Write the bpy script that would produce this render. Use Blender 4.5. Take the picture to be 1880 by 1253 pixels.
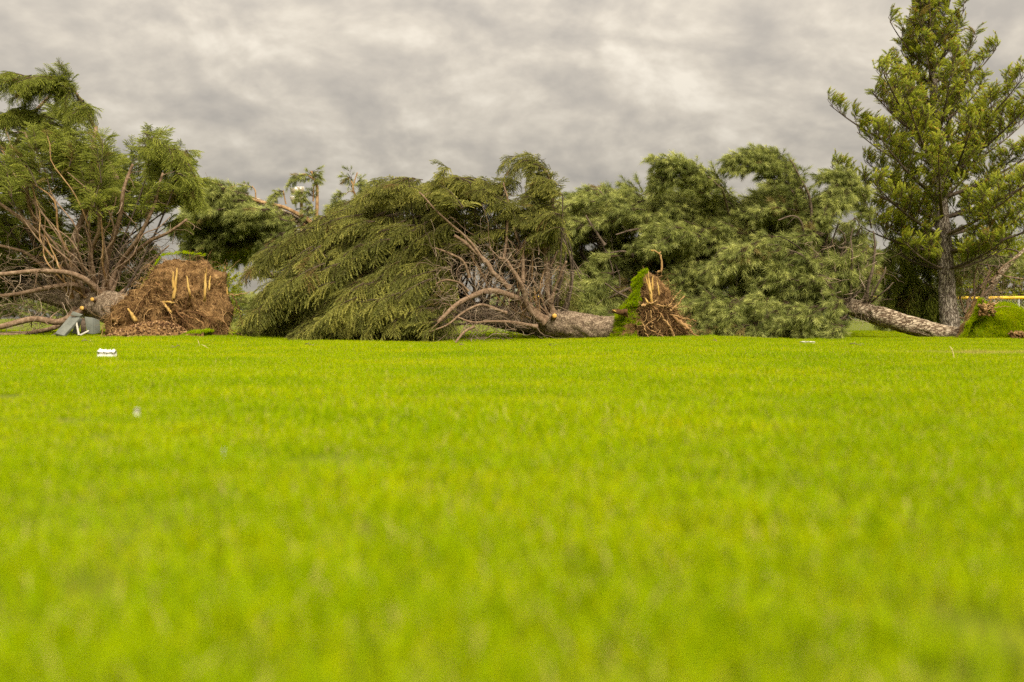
import bpy, math, random
import numpy as np
from mathutils import Vector, Matrix, noise as mnoise

for o in list(bpy.data.objects):
    bpy.data.objects.remove(o)
scene = bpy.context.scene
COL = scene.collection
R = math.radians

# ------------------------------------------------------------------ camera
CAM_H = 0.40
FPX = 1828.0            # focal length in photograph pixels (35 mm on a 36 mm wide sensor, 1880 px)
HOR = 585.0             # horizon row in the photograph
cam = bpy.data.cameras.new('camera')
cam.sensor_width = 36.0
cam.lens = 36.0 * FPX / 1880.0
cam.shift_y = -(626.5 - HOR) / 1880.0
cam.clip_end = 3000.0
cam.clip_start = 0.05
cam.dof.use_dof = True
cam.dof.focus_distance = 17.5
cam.dof.aperture_fstop = 1.45
camo = bpy.data.objects.new('camera', cam)
camo.location = (0, 0, CAM_H)
camo.rotation_euler = (R(90), 0, 0)
COL.objects.link(camo)
scene.camera = camo

# ------------------------------------------------------------------ render / exposure
scene.render.engine = 'CYCLES'
scene.cycles.use_denoising = False
scene.cycles.use_adaptive_sampling = True
scene.cycles.adaptive_threshold = 0.014
scene.cycles.max_bounces = 6
scene.cycles.diffuse_bounces = 4
scene.cycles.glossy_bounces = 2
scene.cycles.transmission_bounces = 3
scene.cycles.transparent_max_bounces = 4
scene.cycles.caustics_reflective = False
scene.cycles.caustics_refractive = False
scene.cycles.sample_clamp_indirect = 4.0
scene.render.filter_size = 1.15
vs = scene.view_settings
vs.view_transform = 'Standard'
vs.look = 'None'
vs.gamma = 1.0
vs.use_curve_mapping = False
vs.exposure = 2.0

# ------------------------------------------------------------------ sky
SUN_EL, SUN_AZ = 46.0, 160.0         # azimuth clockwise from +Y (view direction)
world = bpy.data.worlds.new('World')
scene.world = world
world.use_nodes = True
nt = world.node_tree
nt.nodes.clear()


def N(tree, typ, **kw):
    n = tree.nodes.new(typ)
    for k, v in kw.items():
        if k.startswith('i_'):
            n.inputs[k[2:].replace('_', ' ')].default_value = v
        else:
            setattr(n, k, v)
    return n


def math_node(tree, op, a, b=None, c=None, clamp=False):
    n = tree.nodes.new('ShaderNodeMath')
    n.operation = op
    n.use_clamp = clamp
    for i, v in enumerate((a, b, c)):
        if v is None:
            continue
        if isinstance(v, (int, float)):
            n.inputs[i].default_value = v
        else:
            tree.links.new(v, n.inputs[i])
    return n.outputs[0]


def ramp(tree, fac, stops, interp='LINEAR'):
    n = tree.nodes.new('ShaderNodeValToRGB')
    n.color_ramp.interpolation = interp
    el = n.color_ramp.elements
    while len(el) > 1:
        el.remove(el[-1])
    el[0].position = stops[0][0]
    el[0].color = (*stops[0][1], 1)
    for p, c in stops[1:]:
        e = el.new(p)
        e.color = (*c, 1)
    tree.links.new(fac, n.inputs[0])
    return n.outputs[0]


def mixc(tree, fac, a, b, blend='MIX'):
    n = tree.nodes.new('ShaderNodeMix')
    n.data_type = 'RGBA'
    n.blend_type = blend
    for s, v in ((0, fac), (6, a), (7, b)):
        if isinstance(v, (int, float)):
            n.inputs[s].default_value = v
        elif isinstance(v, tuple):
            n.inputs[s].default_value = (*v, 1)
        else:
            tree.links.new(v, n.inputs[s])
    return n.outputs[2]


tc = N(nt, 'ShaderNodeTexCoord')
sep = N(nt, 'ShaderNodeSeparateXYZ')
nt.links.new(tc.outputs['Generated'], sep.inputs[0])
zc = math_node(nt, 'MAXIMUM', sep.outputs[2], 0.0)
den = math_node(nt, 'ADD', zc, 0.45)
u = math_node(nt, 'DIVIDE', sep.outputs[0], den)
v = math_node(nt, 'DIVIDE', sep.outputs[1], den)
comb = N(nt, 'ShaderNodeCombineXYZ')
nt.links.new(u, comb.inputs[0])
nt.links.new(v, comb.inputs[1])
comb.inputs[2].default_value = 3.7
n0 = N(nt, 'ShaderNodeTexNoise', i_Scale=2.4, i_Detail=2.0, i_Roughness=0.5)
nt.links.new(comb.outputs[0], n0.inputs['Vector'])
wv = N(nt, 'ShaderNodeVectorMath', operation='MULTIPLY_ADD')
nt.links.new(n0.outputs[1], wv.inputs[0])
wv.inputs[1].default_value = (0.16, 0.13, 0.0)
nt.links.new(comb.outputs[0], wv.inputs[2])


def cloud_height(shift):
    """height of the lumpy cloud base at a shifted position"""
    v_ = wv.outputs[0]
    if shift is not None:
        ad = N(nt, 'ShaderNodeVectorMath', operation='ADD')
        nt.links.new(v_, ad.inputs[0])
        ad.inputs[1].default_value = shift
        v_ = ad.outputs[0]
    a_ = N(nt, 'ShaderNodeTexNoise', i_Scale=5.4, i_Detail=6.0, i_Roughness=0.55)
    nt.links.new(v_, a_.inputs['Vector'])
    b_ = N(nt, 'ShaderNodeTexVoronoi', i_Scale=7.5)
    b_.feature = 'SMOOTH_F1'
    b_.inputs['Smoothness'].default_value = 0.55
    nt.links.new(v_, b_.inputs['Vector'])
    return math_node(nt, 'MULTIPLY_ADD', math_node(nt, 'SUBTRACT', 0.4, b_.outputs[0]), 0.20, a_.outputs[0])


h0 = cloud_height(None)
h1 = cloud_height((0.020, -0.026, 0.0))
# the sides of the billows that face the brighter part of the cloud deck are lighter
lit = math_node(nt, 'MULTIPLY', math_node(nt, 'SUBTRACT', h0, h1), 1.25)
s3 = math_node(nt, 'MULTIPLY_ADD', h0, 0.55, lit)
s3 = math_node(nt, 'MULTIPLY_ADD', n0.outputs[0], 0.40, s3)
cloud = ramp(nt, s3, [(0.22, (0.094, 0.085, 0.073)), (0.42, (0.116, 0.104, 0.087)),
                      (0.54, (0.134, 0.120, 0.099)), (0.76, (0.172, 0.156, 0.130))])
# overcast luminance law: three times as bright overhead as at the horizon
lum = math_node(nt, 'MULTIPLY_ADD', zc, 3.1, 0.62)
cl = N(nt, 'ShaderNodeVectorMath', operation='SCALE')
nt.links.new(cloud, cl.inputs[0])
nt.links.new(lum, cl.inputs['Scale'])
sky = N(nt, 'ShaderNodeTexSky')
sky.sky_type = 'NISHITA'
sky.sun_disc = False
sky.sun_elevation = R(SUN_EL)
sky.sun_rotation = R(SUN_AZ)
bg_sky = N(nt, 'ShaderNodeBackground', i_Strength=0.05)
nt.links.new(sky.outputs[0], bg_sky.inputs[0])
bg_cl = N(nt, 'ShaderNodeBackground', i_Strength=1.0)
nt.links.new(cl.outputs[0], bg_cl.inputs[0])
mx = N(nt, 'ShaderNodeMixShader')
mx.inputs[0].default_value = 0.97
nt.links.new(bg_sky.outputs[0], mx.inputs[1])
nt.links.new(bg_cl.outputs[0], mx.inputs[2])
wo = N(nt, 'ShaderNodeOutputWorld')
nt.links.new(mx.outputs[0], wo.inputs[0])

# ------------------------------------------------------------------ sun behind thin cloud
sun = bpy.data.lights.new('sun', 'SUN')
sun.energy = 1.5
sun.angle = R(32)
sun.color = (1.0, 0.93, 0.78)
suno = bpy.data.objects.new('sun', sun)
az, el = R(SUN_AZ), R(SUN_EL)
sdir = Vector((math.sin(az) * math.cos(el), math.cos(az) * math.cos(el), math.sin(el)))
suno.rotation_euler = sdir.to_track_quat('Z', 'Y').to_euler()
suno.location = sdir * 60
COL.objects.link(suno)


# ------------------------------------------------------------------ helpers
def at(x, y, D):
    """world point seen at photograph pixel (x, y) when it stands D metres in front of the lens"""
    return np.array([(x - 940.0) / FPX * D, D, CAM_H + (HOR - y) / FPX * D])


def _hash(i, j, k, seed):
    h = (i * 374761393 + j * 668265263 + k * 2147483647 + seed * 974634777) & 0xffffffff
    h = ((h ^ (h >> 13)) * 1274126177) & 0xffffffff
    h = ((h ^ (h >> 16)) * 2246822519) & 0xffffffff
    return ((h ^ (h >> 15)) & 0xffffff) / float(0xffffff)


def vnoise(p, seed=0):
    p = np.asarray(p, float)
    i = np.floor(p).astype(np.int64)
    f = p - i
    f = f * f * (3 - 2 * f)
    out = 0
    for a in (0, 1):
        wa = f[..., 0] if a else 1 - f[..., 0]
        for b in (0, 1):
            wb = f[..., 1] if b else 1 - f[..., 1]
            for c in (0, 1):
                wc = f[..., 2] if c else 1 - f[..., 2]
                out = out + wa * wb * wc * _hash(i[..., 0] + a, i[..., 1] + b, i[..., 2] + c, seed)
    return out * 2 - 1


def fbm(p, octaves=4, seed=0, gain=0.5):
    p = np.asarray(p, float)
    s, a, t = 1.0, 1.0, 0
    for o in range(octaves):
        t = t + a * vnoise(p * s, seed + o)
        s *= 2.03
        a *= gain
    return t


def sst(a, b, x):
    t = np.clip((np.asarray(x, float) - a) / (b - a), 0, 1)
    return t * t * (3 - 2 * t)


def ground_z(x, y):
    x = np.asarray(x, float)
    y = np.asarray(y, float)
    z = 0.075 * (1 - sst(-5.4, -3.6, x)) * sst(9, 15.5, y)
    z = z + 0.05 * np.exp(-((x + 5.6) / 1.1) ** 2 - ((y - 16.6) / 1.3) ** 2)
    z = z - 0.03 * np.exp(-((x + 1.5) / 2.2) ** 2 - ((y - 17) / 3) ** 2)
    z = z + 0.06 * np.exp(-((x - 3.2) / 1.3) ** 2 - ((y - 17.4) / 1.6) ** 2)
    z = z - 0.03 * np.exp(-((x - 6.6) / 1.6) ** 2 - ((y - 17.5) / 2.0) ** 2)
    z = z + 0.07 * np.exp(-((x - 8.4) / 1.2) ** 2 - ((y - 23.5) / 1.5) ** 2)
    z = z + 0.016 * np.sin(x * 0.9 + 1.3 * np.sin(y * 0.5)) * np.sin(y * 0.7 + 0.6) * sst(2, 6, y)
    return z


class MB:
    """collects vertices and faces for one mesh"""

    def __init__(self):
        self.v, self.f, self.c, self.n = [], [], [], 0

    def add(self, verts, faces, tint=0.5):
        verts = np.asarray(verts, float).reshape(-1, 3)
        self.v.append(verts)
        self.f.append(np.asarray(faces, np.int64) + self.n)
        if np.isscalar(tint):
            tint = np.full(len(verts), float(tint))
        self.c.append(np.asarray(tint, float))
        self.n += len(verts)

    def tube(self, pts, rad, sides=6, tint=0.5, cap=True):
        pts = np.asarray(pts, float)
        n = len(pts)
        rad = np.broadcast_to(np.asarray(rad, float), (n,))
        tan = np.gradient(pts, axis=0)
        tan /= np.linalg.norm(tan, axis=1, keepdims=True) + 1e-9
        ref = np.array([0.31, 0.17, 0.93])
        if abs(np.dot(tan.mean(0), ref)) > 0.85:
            ref = np.array([0.93, 0.3, 0.1])
        a = np.cross(tan, ref)
        a /= np.linalg.norm(a, axis=1, keepdims=True) + 1e-9
        b = np.cross(tan, a)
        th = np.arange(sides) * 2 * math.pi / sides
        ring = a[:, None, :] * np.cos(th)[None, :, None] + b[:, None, :] * np.sin(th)[None, :, None]
        v = pts[:, None, :] + ring * rad[:, None, None]
        i = np.arange(n - 1)[:, None] * sides
        j = np.arange(sides)[None, :]
        j2 = (j + 1) % sides
        f = np.stack([i + j, i + j2, i + sides + j2, i + sides + j], -1).reshape(-1, 4)
        t = tint if np.isscalar(tint) else np.repeat(np.asarray(tint), sides)
        self.add(v.reshape(-1, 3), f, t)

    def box(self, c, size, rot=None, tint=0.5):
        s = np.asarray(size, float) / 2
        v = np.array([[x, y, z] for x in (-1, 1) for y in (-1, 1) for z in (-1, 1)], float) * s
        if rot is not None:
            v = v @ np.array(rot).T
        f = [[0, 1, 3, 2], [4, 6, 7, 5], [0, 4, 5, 1], [2, 3, 7, 6], [0, 2, 6, 4], [1, 5, 7, 3]]
        self.add(v + np.asarray(c), f, tint)

    def mesh(self, name, mat, smooth=False):
        me = bpy.data.meshes.new(name)
        v = np.concatenate(self.v) if self.v else np.zeros((0, 3))
        me.vertices.add(len(v))
        me.vertices.foreach_set('co', v.ravel())
        if self.f:
            tot = np.concatenate([np.full(len(f), f.shape[1]) for f in self.f])
            idx = np.concatenate([f.ravel() for f in self.f])
            me.loops.add(len(idx))
            me.loops.foreach_set('vertex_index', idx)
            me.polygons.add(len(tot))
            st = np.concatenate([[0], np.cumsum(tot)[:-1]])
            me.polygons.foreach_set('loop_start', st)
            me.polygons.foreach_set('loop_total', tot)
        a = me.attributes.new('tint', 'FLOAT', 'POINT')
        a.data.foreach_set('value', np.concatenate(self.c) if self.c else [])
        me.update(calc_edges=True)
        me.validate()
        if smooth:
            me.polygons.foreach_set('use_smooth', [True] * len(me.polygons))
        if mat:
            me.materials.append(mat)
        return me

    def build(self, name, mat, parent=None, smooth=False):
        o = bpy.data.objects.new(name, self.mesh(name, mat, smooth))
        COL.objects.link(o)
        if parent is not None:
            o.parent = parent
            o.matrix_parent_inverse = parent_inverse(parent)
        return o


def parent_inverse(p):
    return (Matrix.Translation(p.location) @ p.rotation_euler.to_matrix().to_4x4()).inverted()


def tag(o, label=None, cat=None, group=None, kind=None):
    for k, val in (('label', label), ('category', cat), ('group', group), ('kind', kind)):
        if val:
            o[k] = val
    return o


def empty(name, loc):
    o = bpy.data.objects.new(name, None)
    o.location = Vector(loc)
    o.empty_display_size = 0.2
    COL.objects.link(o)
    return o


def bez(pts, n=12):
    """smooth curve through a list of points (Catmull-Rom)"""
    P = np.asarray(pts, float)
    if len(P) == 2:
        t = np.linspace(0, 1, n)[:, None]
        return P[0] * (1 - t) + P[1] * t
    Q = np.vstack([2 * P[0] - P[1], P, 2 * P[-1] - P[-2]])
    seg = len(P) - 1
    ts = np.linspace(0, seg, n)
    i = np.minimum(ts.astype(int), seg - 1)
    t = (ts - i)[:, None]
    a, b, c, d = Q[i], Q[i + 1], Q[i + 2], Q[i + 3]
    return 0.5 * (2 * b + (c - a) * t + (2 * a - 5 * b + 4 * c - d) * t ** 2 + (3 * b - a - 3 * c + d) * t ** 3)


def quad_bez(a, c, b, n=10):
    t = np.linspace(0, 1, n)[:, None]
    return a * (1 - t) ** 2 + 2 * c * t * (1 - t) + b * t ** 2


def unit(v):
    return v / (np.linalg.norm(v, axis=-1, keepdims=True) + 1e-9)


# ------------------------------------------------------------------ materials
def new_mat(name):
    m = bpy.data.materials.new(name)
    m.use_nodes = True
    m.node_tree.nodes.clear()
    return m, m.node_tree


def leaf_mat(name, dark, mid, tip, wood, transl=0.4, pos_scale=0.6, rough=0.55, spread=0.5):
    """tint 0..0.1 is wood, 0.15..1 old needles to new growth; tone varies per spray and slowly over the tree"""
    m, t = new_mat(name)
    at_ = N(t, 'ShaderNodeAttribute', attribute_name='tint')
    oi = N(t, 'ShaderNodeObjectInfo')
    geo = N(t, 'ShaderNodeNewGeometry')
    nz = N(t, 'ShaderNodeTexNoise', i_Scale=pos_scale, i_Detail=3.0)
    t.links.new(geo.outputs['Position'], nz.inputs['Vector'])
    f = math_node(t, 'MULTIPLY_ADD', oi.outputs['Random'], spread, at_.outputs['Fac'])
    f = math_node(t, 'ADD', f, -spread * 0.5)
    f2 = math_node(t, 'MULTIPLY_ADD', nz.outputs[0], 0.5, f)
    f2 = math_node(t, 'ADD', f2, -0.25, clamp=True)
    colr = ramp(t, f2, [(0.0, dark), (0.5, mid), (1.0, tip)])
    isw = math_node(t, 'LESS_THAN', at_.outputs['Fac'], 0.1)
    iso = math_node(t, 'GREATER_THAN', at_.outputs['Fac'], 1.5)
    dead = math_node(t, 'MULTIPLY', math_node(t, 'GREATER_THAN', oi.outputs['Random'], 0.972), 0.75)
    colr = mixc(t, dead, colr, (0.24, 0.135, 0.05))
    colr = mixc(t, isw, colr, wood)
    colr = mixc(t, iso, colr, (0.42, 0.20, 0.035))
    d = N(t, 'ShaderNodeBsdfPrincipled', i_Roughness=rough)
    d.inputs['Specular IOR Level'].default_value = 0.3
    t.links.new(colr, d.inputs['Base Color'])
    tr = N(t, 'ShaderNodeBsdfTranslucent')
    t.links.new(colr, tr.inputs[0])
    mxs = N(t, 'ShaderNodeMixShader')
    mxs.inputs[0].default_value = transl
    t.links.new(d.outputs[0], mxs.inputs[1])
    t.links.new(tr.outputs[0], mxs.inputs[2])
    o = N(t, 'ShaderNodeOutputMaterial')
    t.links.new(mxs.outputs[0], o.inputs[0])
    return m


def rough_mat(name, c1, c2, c3, scale=6.0, stretch=(1, 1, 1), bump=0.4, rough=0.9, voro=0.0, tint=0.0, spec=0.2, bdist=0.03):
    """mottled surface; tint > 0 mixes in the mesh tint attribute"""
    m, t = new_mat(name)
    geo = N(t, 'ShaderNodeTexCoord')
    mp = N(t, 'ShaderNodeMapping')
    mp.inputs['Scale'].default_value = stretch
    t.links.new(geo.outputs['Object'], mp.inputs[0])
    nz = N(t, 'ShaderNodeTexNoise', i_Scale=scale, i_Detail=6.0, i_Roughness=0.62)
    t.links.new(mp.outputs[0], nz.inputs['Vector'])
    f = nz.outputs[0]
    if voro > 0:
        vo = N(t, 'ShaderNodeTexVoronoi', i_Scale=scale * 1.6)
        vo.feature = 'DISTANCE_TO_EDGE'
        wob = N(t, 'ShaderNodeVectorMath', operation='MULTIPLY_ADD')
        t.links.new(nz.outputs[1], wob.inputs[0])
        wob.inputs[1].default_value = (0.25, 0.25, 0.25)
        t.links.new(mp.outputs[0], wob.inputs[2])
        t.links.new(wob.outputs[0], vo.inputs['Vector'])
        e = math_node(t, 'MULTIPLY', vo.outputs[0], 5.0, clamp=True)
        f = math_node(t, 'MULTIPLY_ADD', math_node(t, 'SUBTRACT', e, 0.6), voro, f)
    if tint > 0:
        a = N(t, 'ShaderNodeAttribute', attribute_name='tint')
        f = math_node(t, 'MULTIPLY_ADD', math_node(t, 'SUBTRACT', a.outputs['Fac'], 0.5), tint, f)
    colr = ramp(t, f, [(0.28, c1), (0.5, c2), (0.72, c3)])
    d = N(t, 'ShaderNodeBsdfPrincipled', i_Roughness=rough)
    d.inputs['Specular IOR Level'].default_value = spec
    t.links.new(colr, d.inputs['Base Color'])
    if bump > 0:
        b = N(t, 'ShaderNodeBump', i_Strength=bump, i_Distance=bdist)
        t.links.new(f, b.inputs['Height'])
        t.links.new(b.outputs[0], d.inputs['Normal'])
    o = N(t, 'ShaderNodeOutputMaterial')
    t.links.new(d.outputs[0], o.inputs[0])
    return m


M = {}
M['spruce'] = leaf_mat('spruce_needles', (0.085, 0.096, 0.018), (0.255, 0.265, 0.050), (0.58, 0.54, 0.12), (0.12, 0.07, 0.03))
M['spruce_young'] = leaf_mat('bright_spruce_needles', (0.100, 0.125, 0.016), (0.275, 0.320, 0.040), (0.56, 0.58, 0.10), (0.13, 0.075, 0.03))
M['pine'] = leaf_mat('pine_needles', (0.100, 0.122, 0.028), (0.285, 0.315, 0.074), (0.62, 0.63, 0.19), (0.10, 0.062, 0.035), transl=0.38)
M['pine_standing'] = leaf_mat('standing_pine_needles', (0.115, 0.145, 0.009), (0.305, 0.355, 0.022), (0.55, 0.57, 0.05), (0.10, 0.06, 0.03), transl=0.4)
M['leaf'] = leaf_mat('broad_leaves', (0.10, 0.14, 0.006), (0.24, 0.28, 0.010), (0.45, 0.44, 0.02), (0.12, 0.08, 0.03), transl=0.4)
M['bark_spruce'] = rough_mat('spruce_bark', (0.085, 0.056, 0.036), (0.22, 0.155, 0.100), (0.38, 0.29, 0.20), scale=12, stretch=(1, 1, 1), bump=0.8, voro=0.35, bdist=0.02)
M['bark_pine'] = rough_mat('pine_bark', (0.11, 0.068, 0.038), (0.30, 0.215, 0.140), (0.46, 0.37, 0.26), scale=7, stretch=(0.55, 1.5, 1.5), bump=1.0, voro=0.5, bdist=0.03)
M['bark_standing'] = rough_mat('standing_pine_bark', (0.09, 0.065, 0.045), (0.23, 0.18, 0.135), (0.38, 0.32, 0.26), scale=9, stretch=(1.5, 1.5, 0.4), bump=1.0, voro=0.5, bdist=0.03)
M['limb'] = rough_mat('limb_bark', (0.085, 0.052, 0.030), (0.20, 0.128, 0.078), (0.33, 0.235, 0.155), scale=18, bump=0.5, tint=0.5)
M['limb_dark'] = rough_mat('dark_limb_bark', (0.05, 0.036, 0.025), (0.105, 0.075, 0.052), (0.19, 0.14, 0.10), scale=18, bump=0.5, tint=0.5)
M['limb_orange'] = rough_mat('orange_limb_bark', (0.16, 0.085, 0.035), (0.32, 0.19, 0.085), (0.46, 0.32, 0.17), scale=12, bump=0.4, tint=0.5)
M['twig'] = rough_mat('dead_twig', (0.11, 0.075, 0.05), (0.22, 0.155, 0.10), (0.36, 0.27, 0.19), scale=8, bump=0, tint=0.8)
M['soil'] = rough_mat('clinging_soil', (0.055, 0.028, 0.010), (0.185, 0.100, 0.035), (0.36, 0.22, 0.09), scale=14, bump=1.0, bdist=0.05)
M['root'] = rough_mat('root_bark', (0.085, 0.040, 0.015), (0.21, 0.110, 0.043), (0.38, 0.23, 0.095), scale=9, bump=0.3, tint=1.1)
M['splinter'] = rough_mat('splintered_wood', (0.26, 0.14, 0.035), (0.46, 0.28, 0.075), (0.60, 0.42, 0.16), scale=10, stretch=(3, 3, 0.5), bump=0.4)
M['crumb'] = rough_mat('soil_crumbs', (0.08, 0.038, 0.015), (0.18, 0.09, 0.036), (0.33, 0.20, 0.095), scale=2.5, bump=0, tint=1.0)


# ------------------------------------------------------------------ foliage pieces that the crowns repeat
rngP = np.random.default_rng(7)


def needles_along(mb, pts, length, width, per, angle, tint0, tint1, droop=0.0, rng=rngP, tip_len=1.0, jitter=0.25):
    """a bottle brush of needle faces along a twig; per = needles per metre"""
    seg = np.linalg.norm(np.diff(pts, axis=0), axis=1).sum()
    n = max(4, int(seg * per))
    t = (np.arange(n) + rng.random(n)) / n
    k = t * (len(pts) - 1)
    i = np.minimum(k.astype(int), len(pts) - 2)
    base = pts[i] + (pts[i + 1] - pts[i]) * (k - i)[:, None]
    tan = unit(pts[i + 1] - pts[i])
    ref = np.array([0.1, 0.2, 1.0])
    a = unit(np.cross(tan, ref))
    b = np.cross(tan, a)
    ph = np.arange(n) * 2.399 + rng.random(n)
    side = a * np.cos(ph)[:, None] + b * np.sin(ph)[:, None]
    ang = angle * (1 - 0.45 * t)
    d = tan * np.cos(ang)[:, None] + side * np.sin(ang)[:, None]
    d = unit(d + rng.normal(0, jitter, (n, 3)) * 0.5 + np.array([0, 0, -droop]))
    L = length * (0.75 + 0.4 * rng.random(n)) * (1 + (tip_len - 1) * t)
    w = unit(np.cross(d, rng.normal(0, 1, (n, 3)))) * width / 2
    v = np.stack([base - w, base + w, base + d * L[:, None]], 1).reshape(-1, 3)
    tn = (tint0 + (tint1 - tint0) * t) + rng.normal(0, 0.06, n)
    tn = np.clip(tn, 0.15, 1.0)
    mb.add(v, np.arange(3 * n).reshape(-1, 3), np.repeat(tn, 3))


def proto(mb, name, mat):
    return bpy.data.objects.new(name, mb.mesh(name, mat))


def spruce_spray(mat, k):
    rng = np.random.default_rng(100 + k)
    mb = MB()
    L = 0.44
    x = np.linspace(0, L, 7)
    stem = np.stack([x, 0.03 * np.sin(x * 9 + k), -0.30 * x ** 2 / L], 1)
    mb.tube(stem, np.linspace(0.004, 0.0015, 7), 4, 0.05)
    tip = rng.uniform(0.45, 0.8)
    needles_along(mb, stem[3:], 0.026, 0.0062, 300, 1.0, 0.35, tip, 0.0, rng, jitter=0.2)
    n = 6
    for q in range(n):
        for s in (-1, 1):
            t = 0.10 + 0.80 * (q + 0.5 * (s > 0)) / n
            p = np.array([np.interp(t * L, x, stem[:, j]) for j in range(3)])
            l = (0.17 * (1 - t) ** 0.6 + 0.06) * rng.uniform(0.7, 1.25)
            a = s * rng.uniform(0.5, 0.95)
            d = np.array([math.cos(a), math.sin(a), rng.uniform(-0.35, 0.25)])
            y = np.linspace(0, 1, 5)[:, None]
            sh = p + d * l * y + np.array([0, 0, -1.0]) * (l * 0.40 * y ** 2)
            mb.tube(sh, np.linspace(0.0028, 0.001, 5), 3, 0.05)
            c0 = rng.uniform(0.18, 0.55)
            needles_along(mb, sh, 0.025, 0.0064, 330, 1.0, c0, c0 + rng.uniform(0.15, 0.45), 0.03, rng, jitter=0.2)
    return proto(mb, 'spruce_spray', mat)


def pine_spray(mat, k, droop=0.35, nl=0.115, up=0.0, candle=0.0, nw=0.0058, per=420, L=0.34, twigs=5):
    """a branchlet whose twigs each end in a tuft of long needles"""
    rng = np.random.default_rng(200 + k)
    mb = MB()
    x = np.linspace(0, L, 7)
    z = up * x ** 2 / L - 0.1 * (1 - min(up, 1)) * x ** 2 / L
    stem = np.stack([x, 0.03 * np.sin(x * 8 + k), z], 1)
    mb.tube(stem, np.linspace(0.006, 0.0035, 7), 4, 0.05)
    ends = [stem[4:]]
    for q in range(twigs):
        t = rng.uniform(0.1, 0.75)
        s = 1 if q % 2 else -1
        i = int(t * 6)
        l = rng.uniform(0.40, 0.70) * L
        a = s * rng.uniform(0.45, 1.1)
        d = np.array([math.cos(a), math.sin(a), rng.uniform(-0.3, 0.4) + up])
        d /= np.linalg.norm(d)
        y = np.linspace(0, 1, 6)[:, None]
        tw = stem[i] + d * l * y + np.array([0, 0, up * 0.5 * l]) * y ** 2
        mb.tube(tw, np.linspace(0.0045, 0.003, 6), 4, 0.05)
        ends.append(tw[2:])
    for e in ends:
        c0 = rng.uniform(0.12, 0.5)
        needles_along(mb, e, nl, nw, per, 0.95, c0, c0 + rng.uniform(0.2, 0.5), droop * rng.uniform(0.4, 1.5), rng, tip_len=1.0, jitter=0.22)
        if candle > 0:
            d = unit(e[-1] - e[-2]) + np.array([0, 0, 0.8])
            d /= np.linalg.norm(d)
            needles_along(mb, np.array([e[-1] - d * 0.01, e[-1] + d * 0.03, e[-1] + d * 0.075]), 0.06, 0.004, 620, 0.55, 0.75, 1.0, -0.3, rng)
        if rng.random() < candle:
            for q in range(3):
                c = e[-1] + rng.normal(0, 0.010, 3)
                dd = unit(d + rng.normal(0, 0.5, 3))
                mb.tube(np.array([c, c + dd * 0.016, c + dd * 0.034]), [0.006, 0.009, 0.003], 5, 2.0)
    return proto(mb, 'pine_spray', mat)


def leaf_spray(mat, k):
    rng = np.random.default_rng(300 + k)
    mb = MB()
    x = np.linspace(0, 0.4, 5)
    stem = np.stack([x, 0.02 * np.sin(x * 11 + k), 0.0 * x], 1)
    mb.tube(stem, np.linspace(0.004, 0.0015, 5), 4, 0.05)
    for q in range(34):
        p = stem[0] + (stem[-1] - stem[0]) * rng.uniform(0.1, 1) + rng.normal(0, 0.02, 3)
        d = unit(np.array([0.6, 0, -0.1]) + rng.normal(0, 0.7, 3))
        w = unit(np.cross(d, rng.normal(0, 1, 3)))
        n_ = np.cross(d, w)
        l = rng.uniform(0.045, 0.075)
        vv = np.array([p, p + d * l * 0.45 + w * l * 0.3 + n_ * 0.008, p + d * l, p + d * l * 0.45 - w * l * 0.3 + n_ * 0.008])
        mb.add(vv, [[0, 1, 2], [0, 2, 3]], rng.uniform(0.2, 0.95))
    return proto(mb, 'leaf_spray', mat)


def blade_patch(mat, k, n, size, h0, h1, wide=0.0032, lay=0.35):
    rng = np.random.default_rng(400 + k)
    mb = MB()
    base = np.concatenate([rng.uniform(-size / 2, size / 2, (n, 2)), np.full((n, 1), -0.008)], 1)
    h = rng.uniform(h0, h1, n) * (0.8 + 0.4 * rng.random(n))
    a = rng.uniform(0, 2 * math.pi, n)
    lean = np.abs(rng.normal(0, lay, n))
    d = np.stack([np.cos(a) * lean, np.sin(a) * lean, np.ones(n)], 1)
    d = unit(d)
    bend = np.stack([np.cos(a), np.sin(a), -0.35 * np.ones(n)], 1) * (h * rng.uniform(0.05, 0.55, n))[:, None]
    b2 = rng.uniform(0, 2 * math.pi, n)
    w = np.stack([np.cos(b2), np.sin(b2), np.zeros(n)], 1) * (wide / 2 * rng.uniform(0.7, 1.3, n))[:, None]
    m1 = base + d * (h * 0.6)[:, None] + bend * 0.3
    tip = base + d * h[:, None] + bend
    v = np.stack([base - w, base + w, m1 + w * 0.75, m1 - w * 0.75, tip], 1).reshape(-1, 3)
    i = np.arange(n)[:, None] * 5
    tn = np.clip(rng.normal(0.5, 0.16, n), 0.12, 1)
    dry = rng.random(n) < 0.045
    tn = np.where(dry, 1.2, tn)
    t5 = np.repeat(tn, 5)
    mb.add(v, i + np.array([[0, 1, 2, 3]]), t5)
    mb.f.append(i + np.array([[3, 2, 4]]))
    return proto(mb, 'grass_patch', mat)


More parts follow.
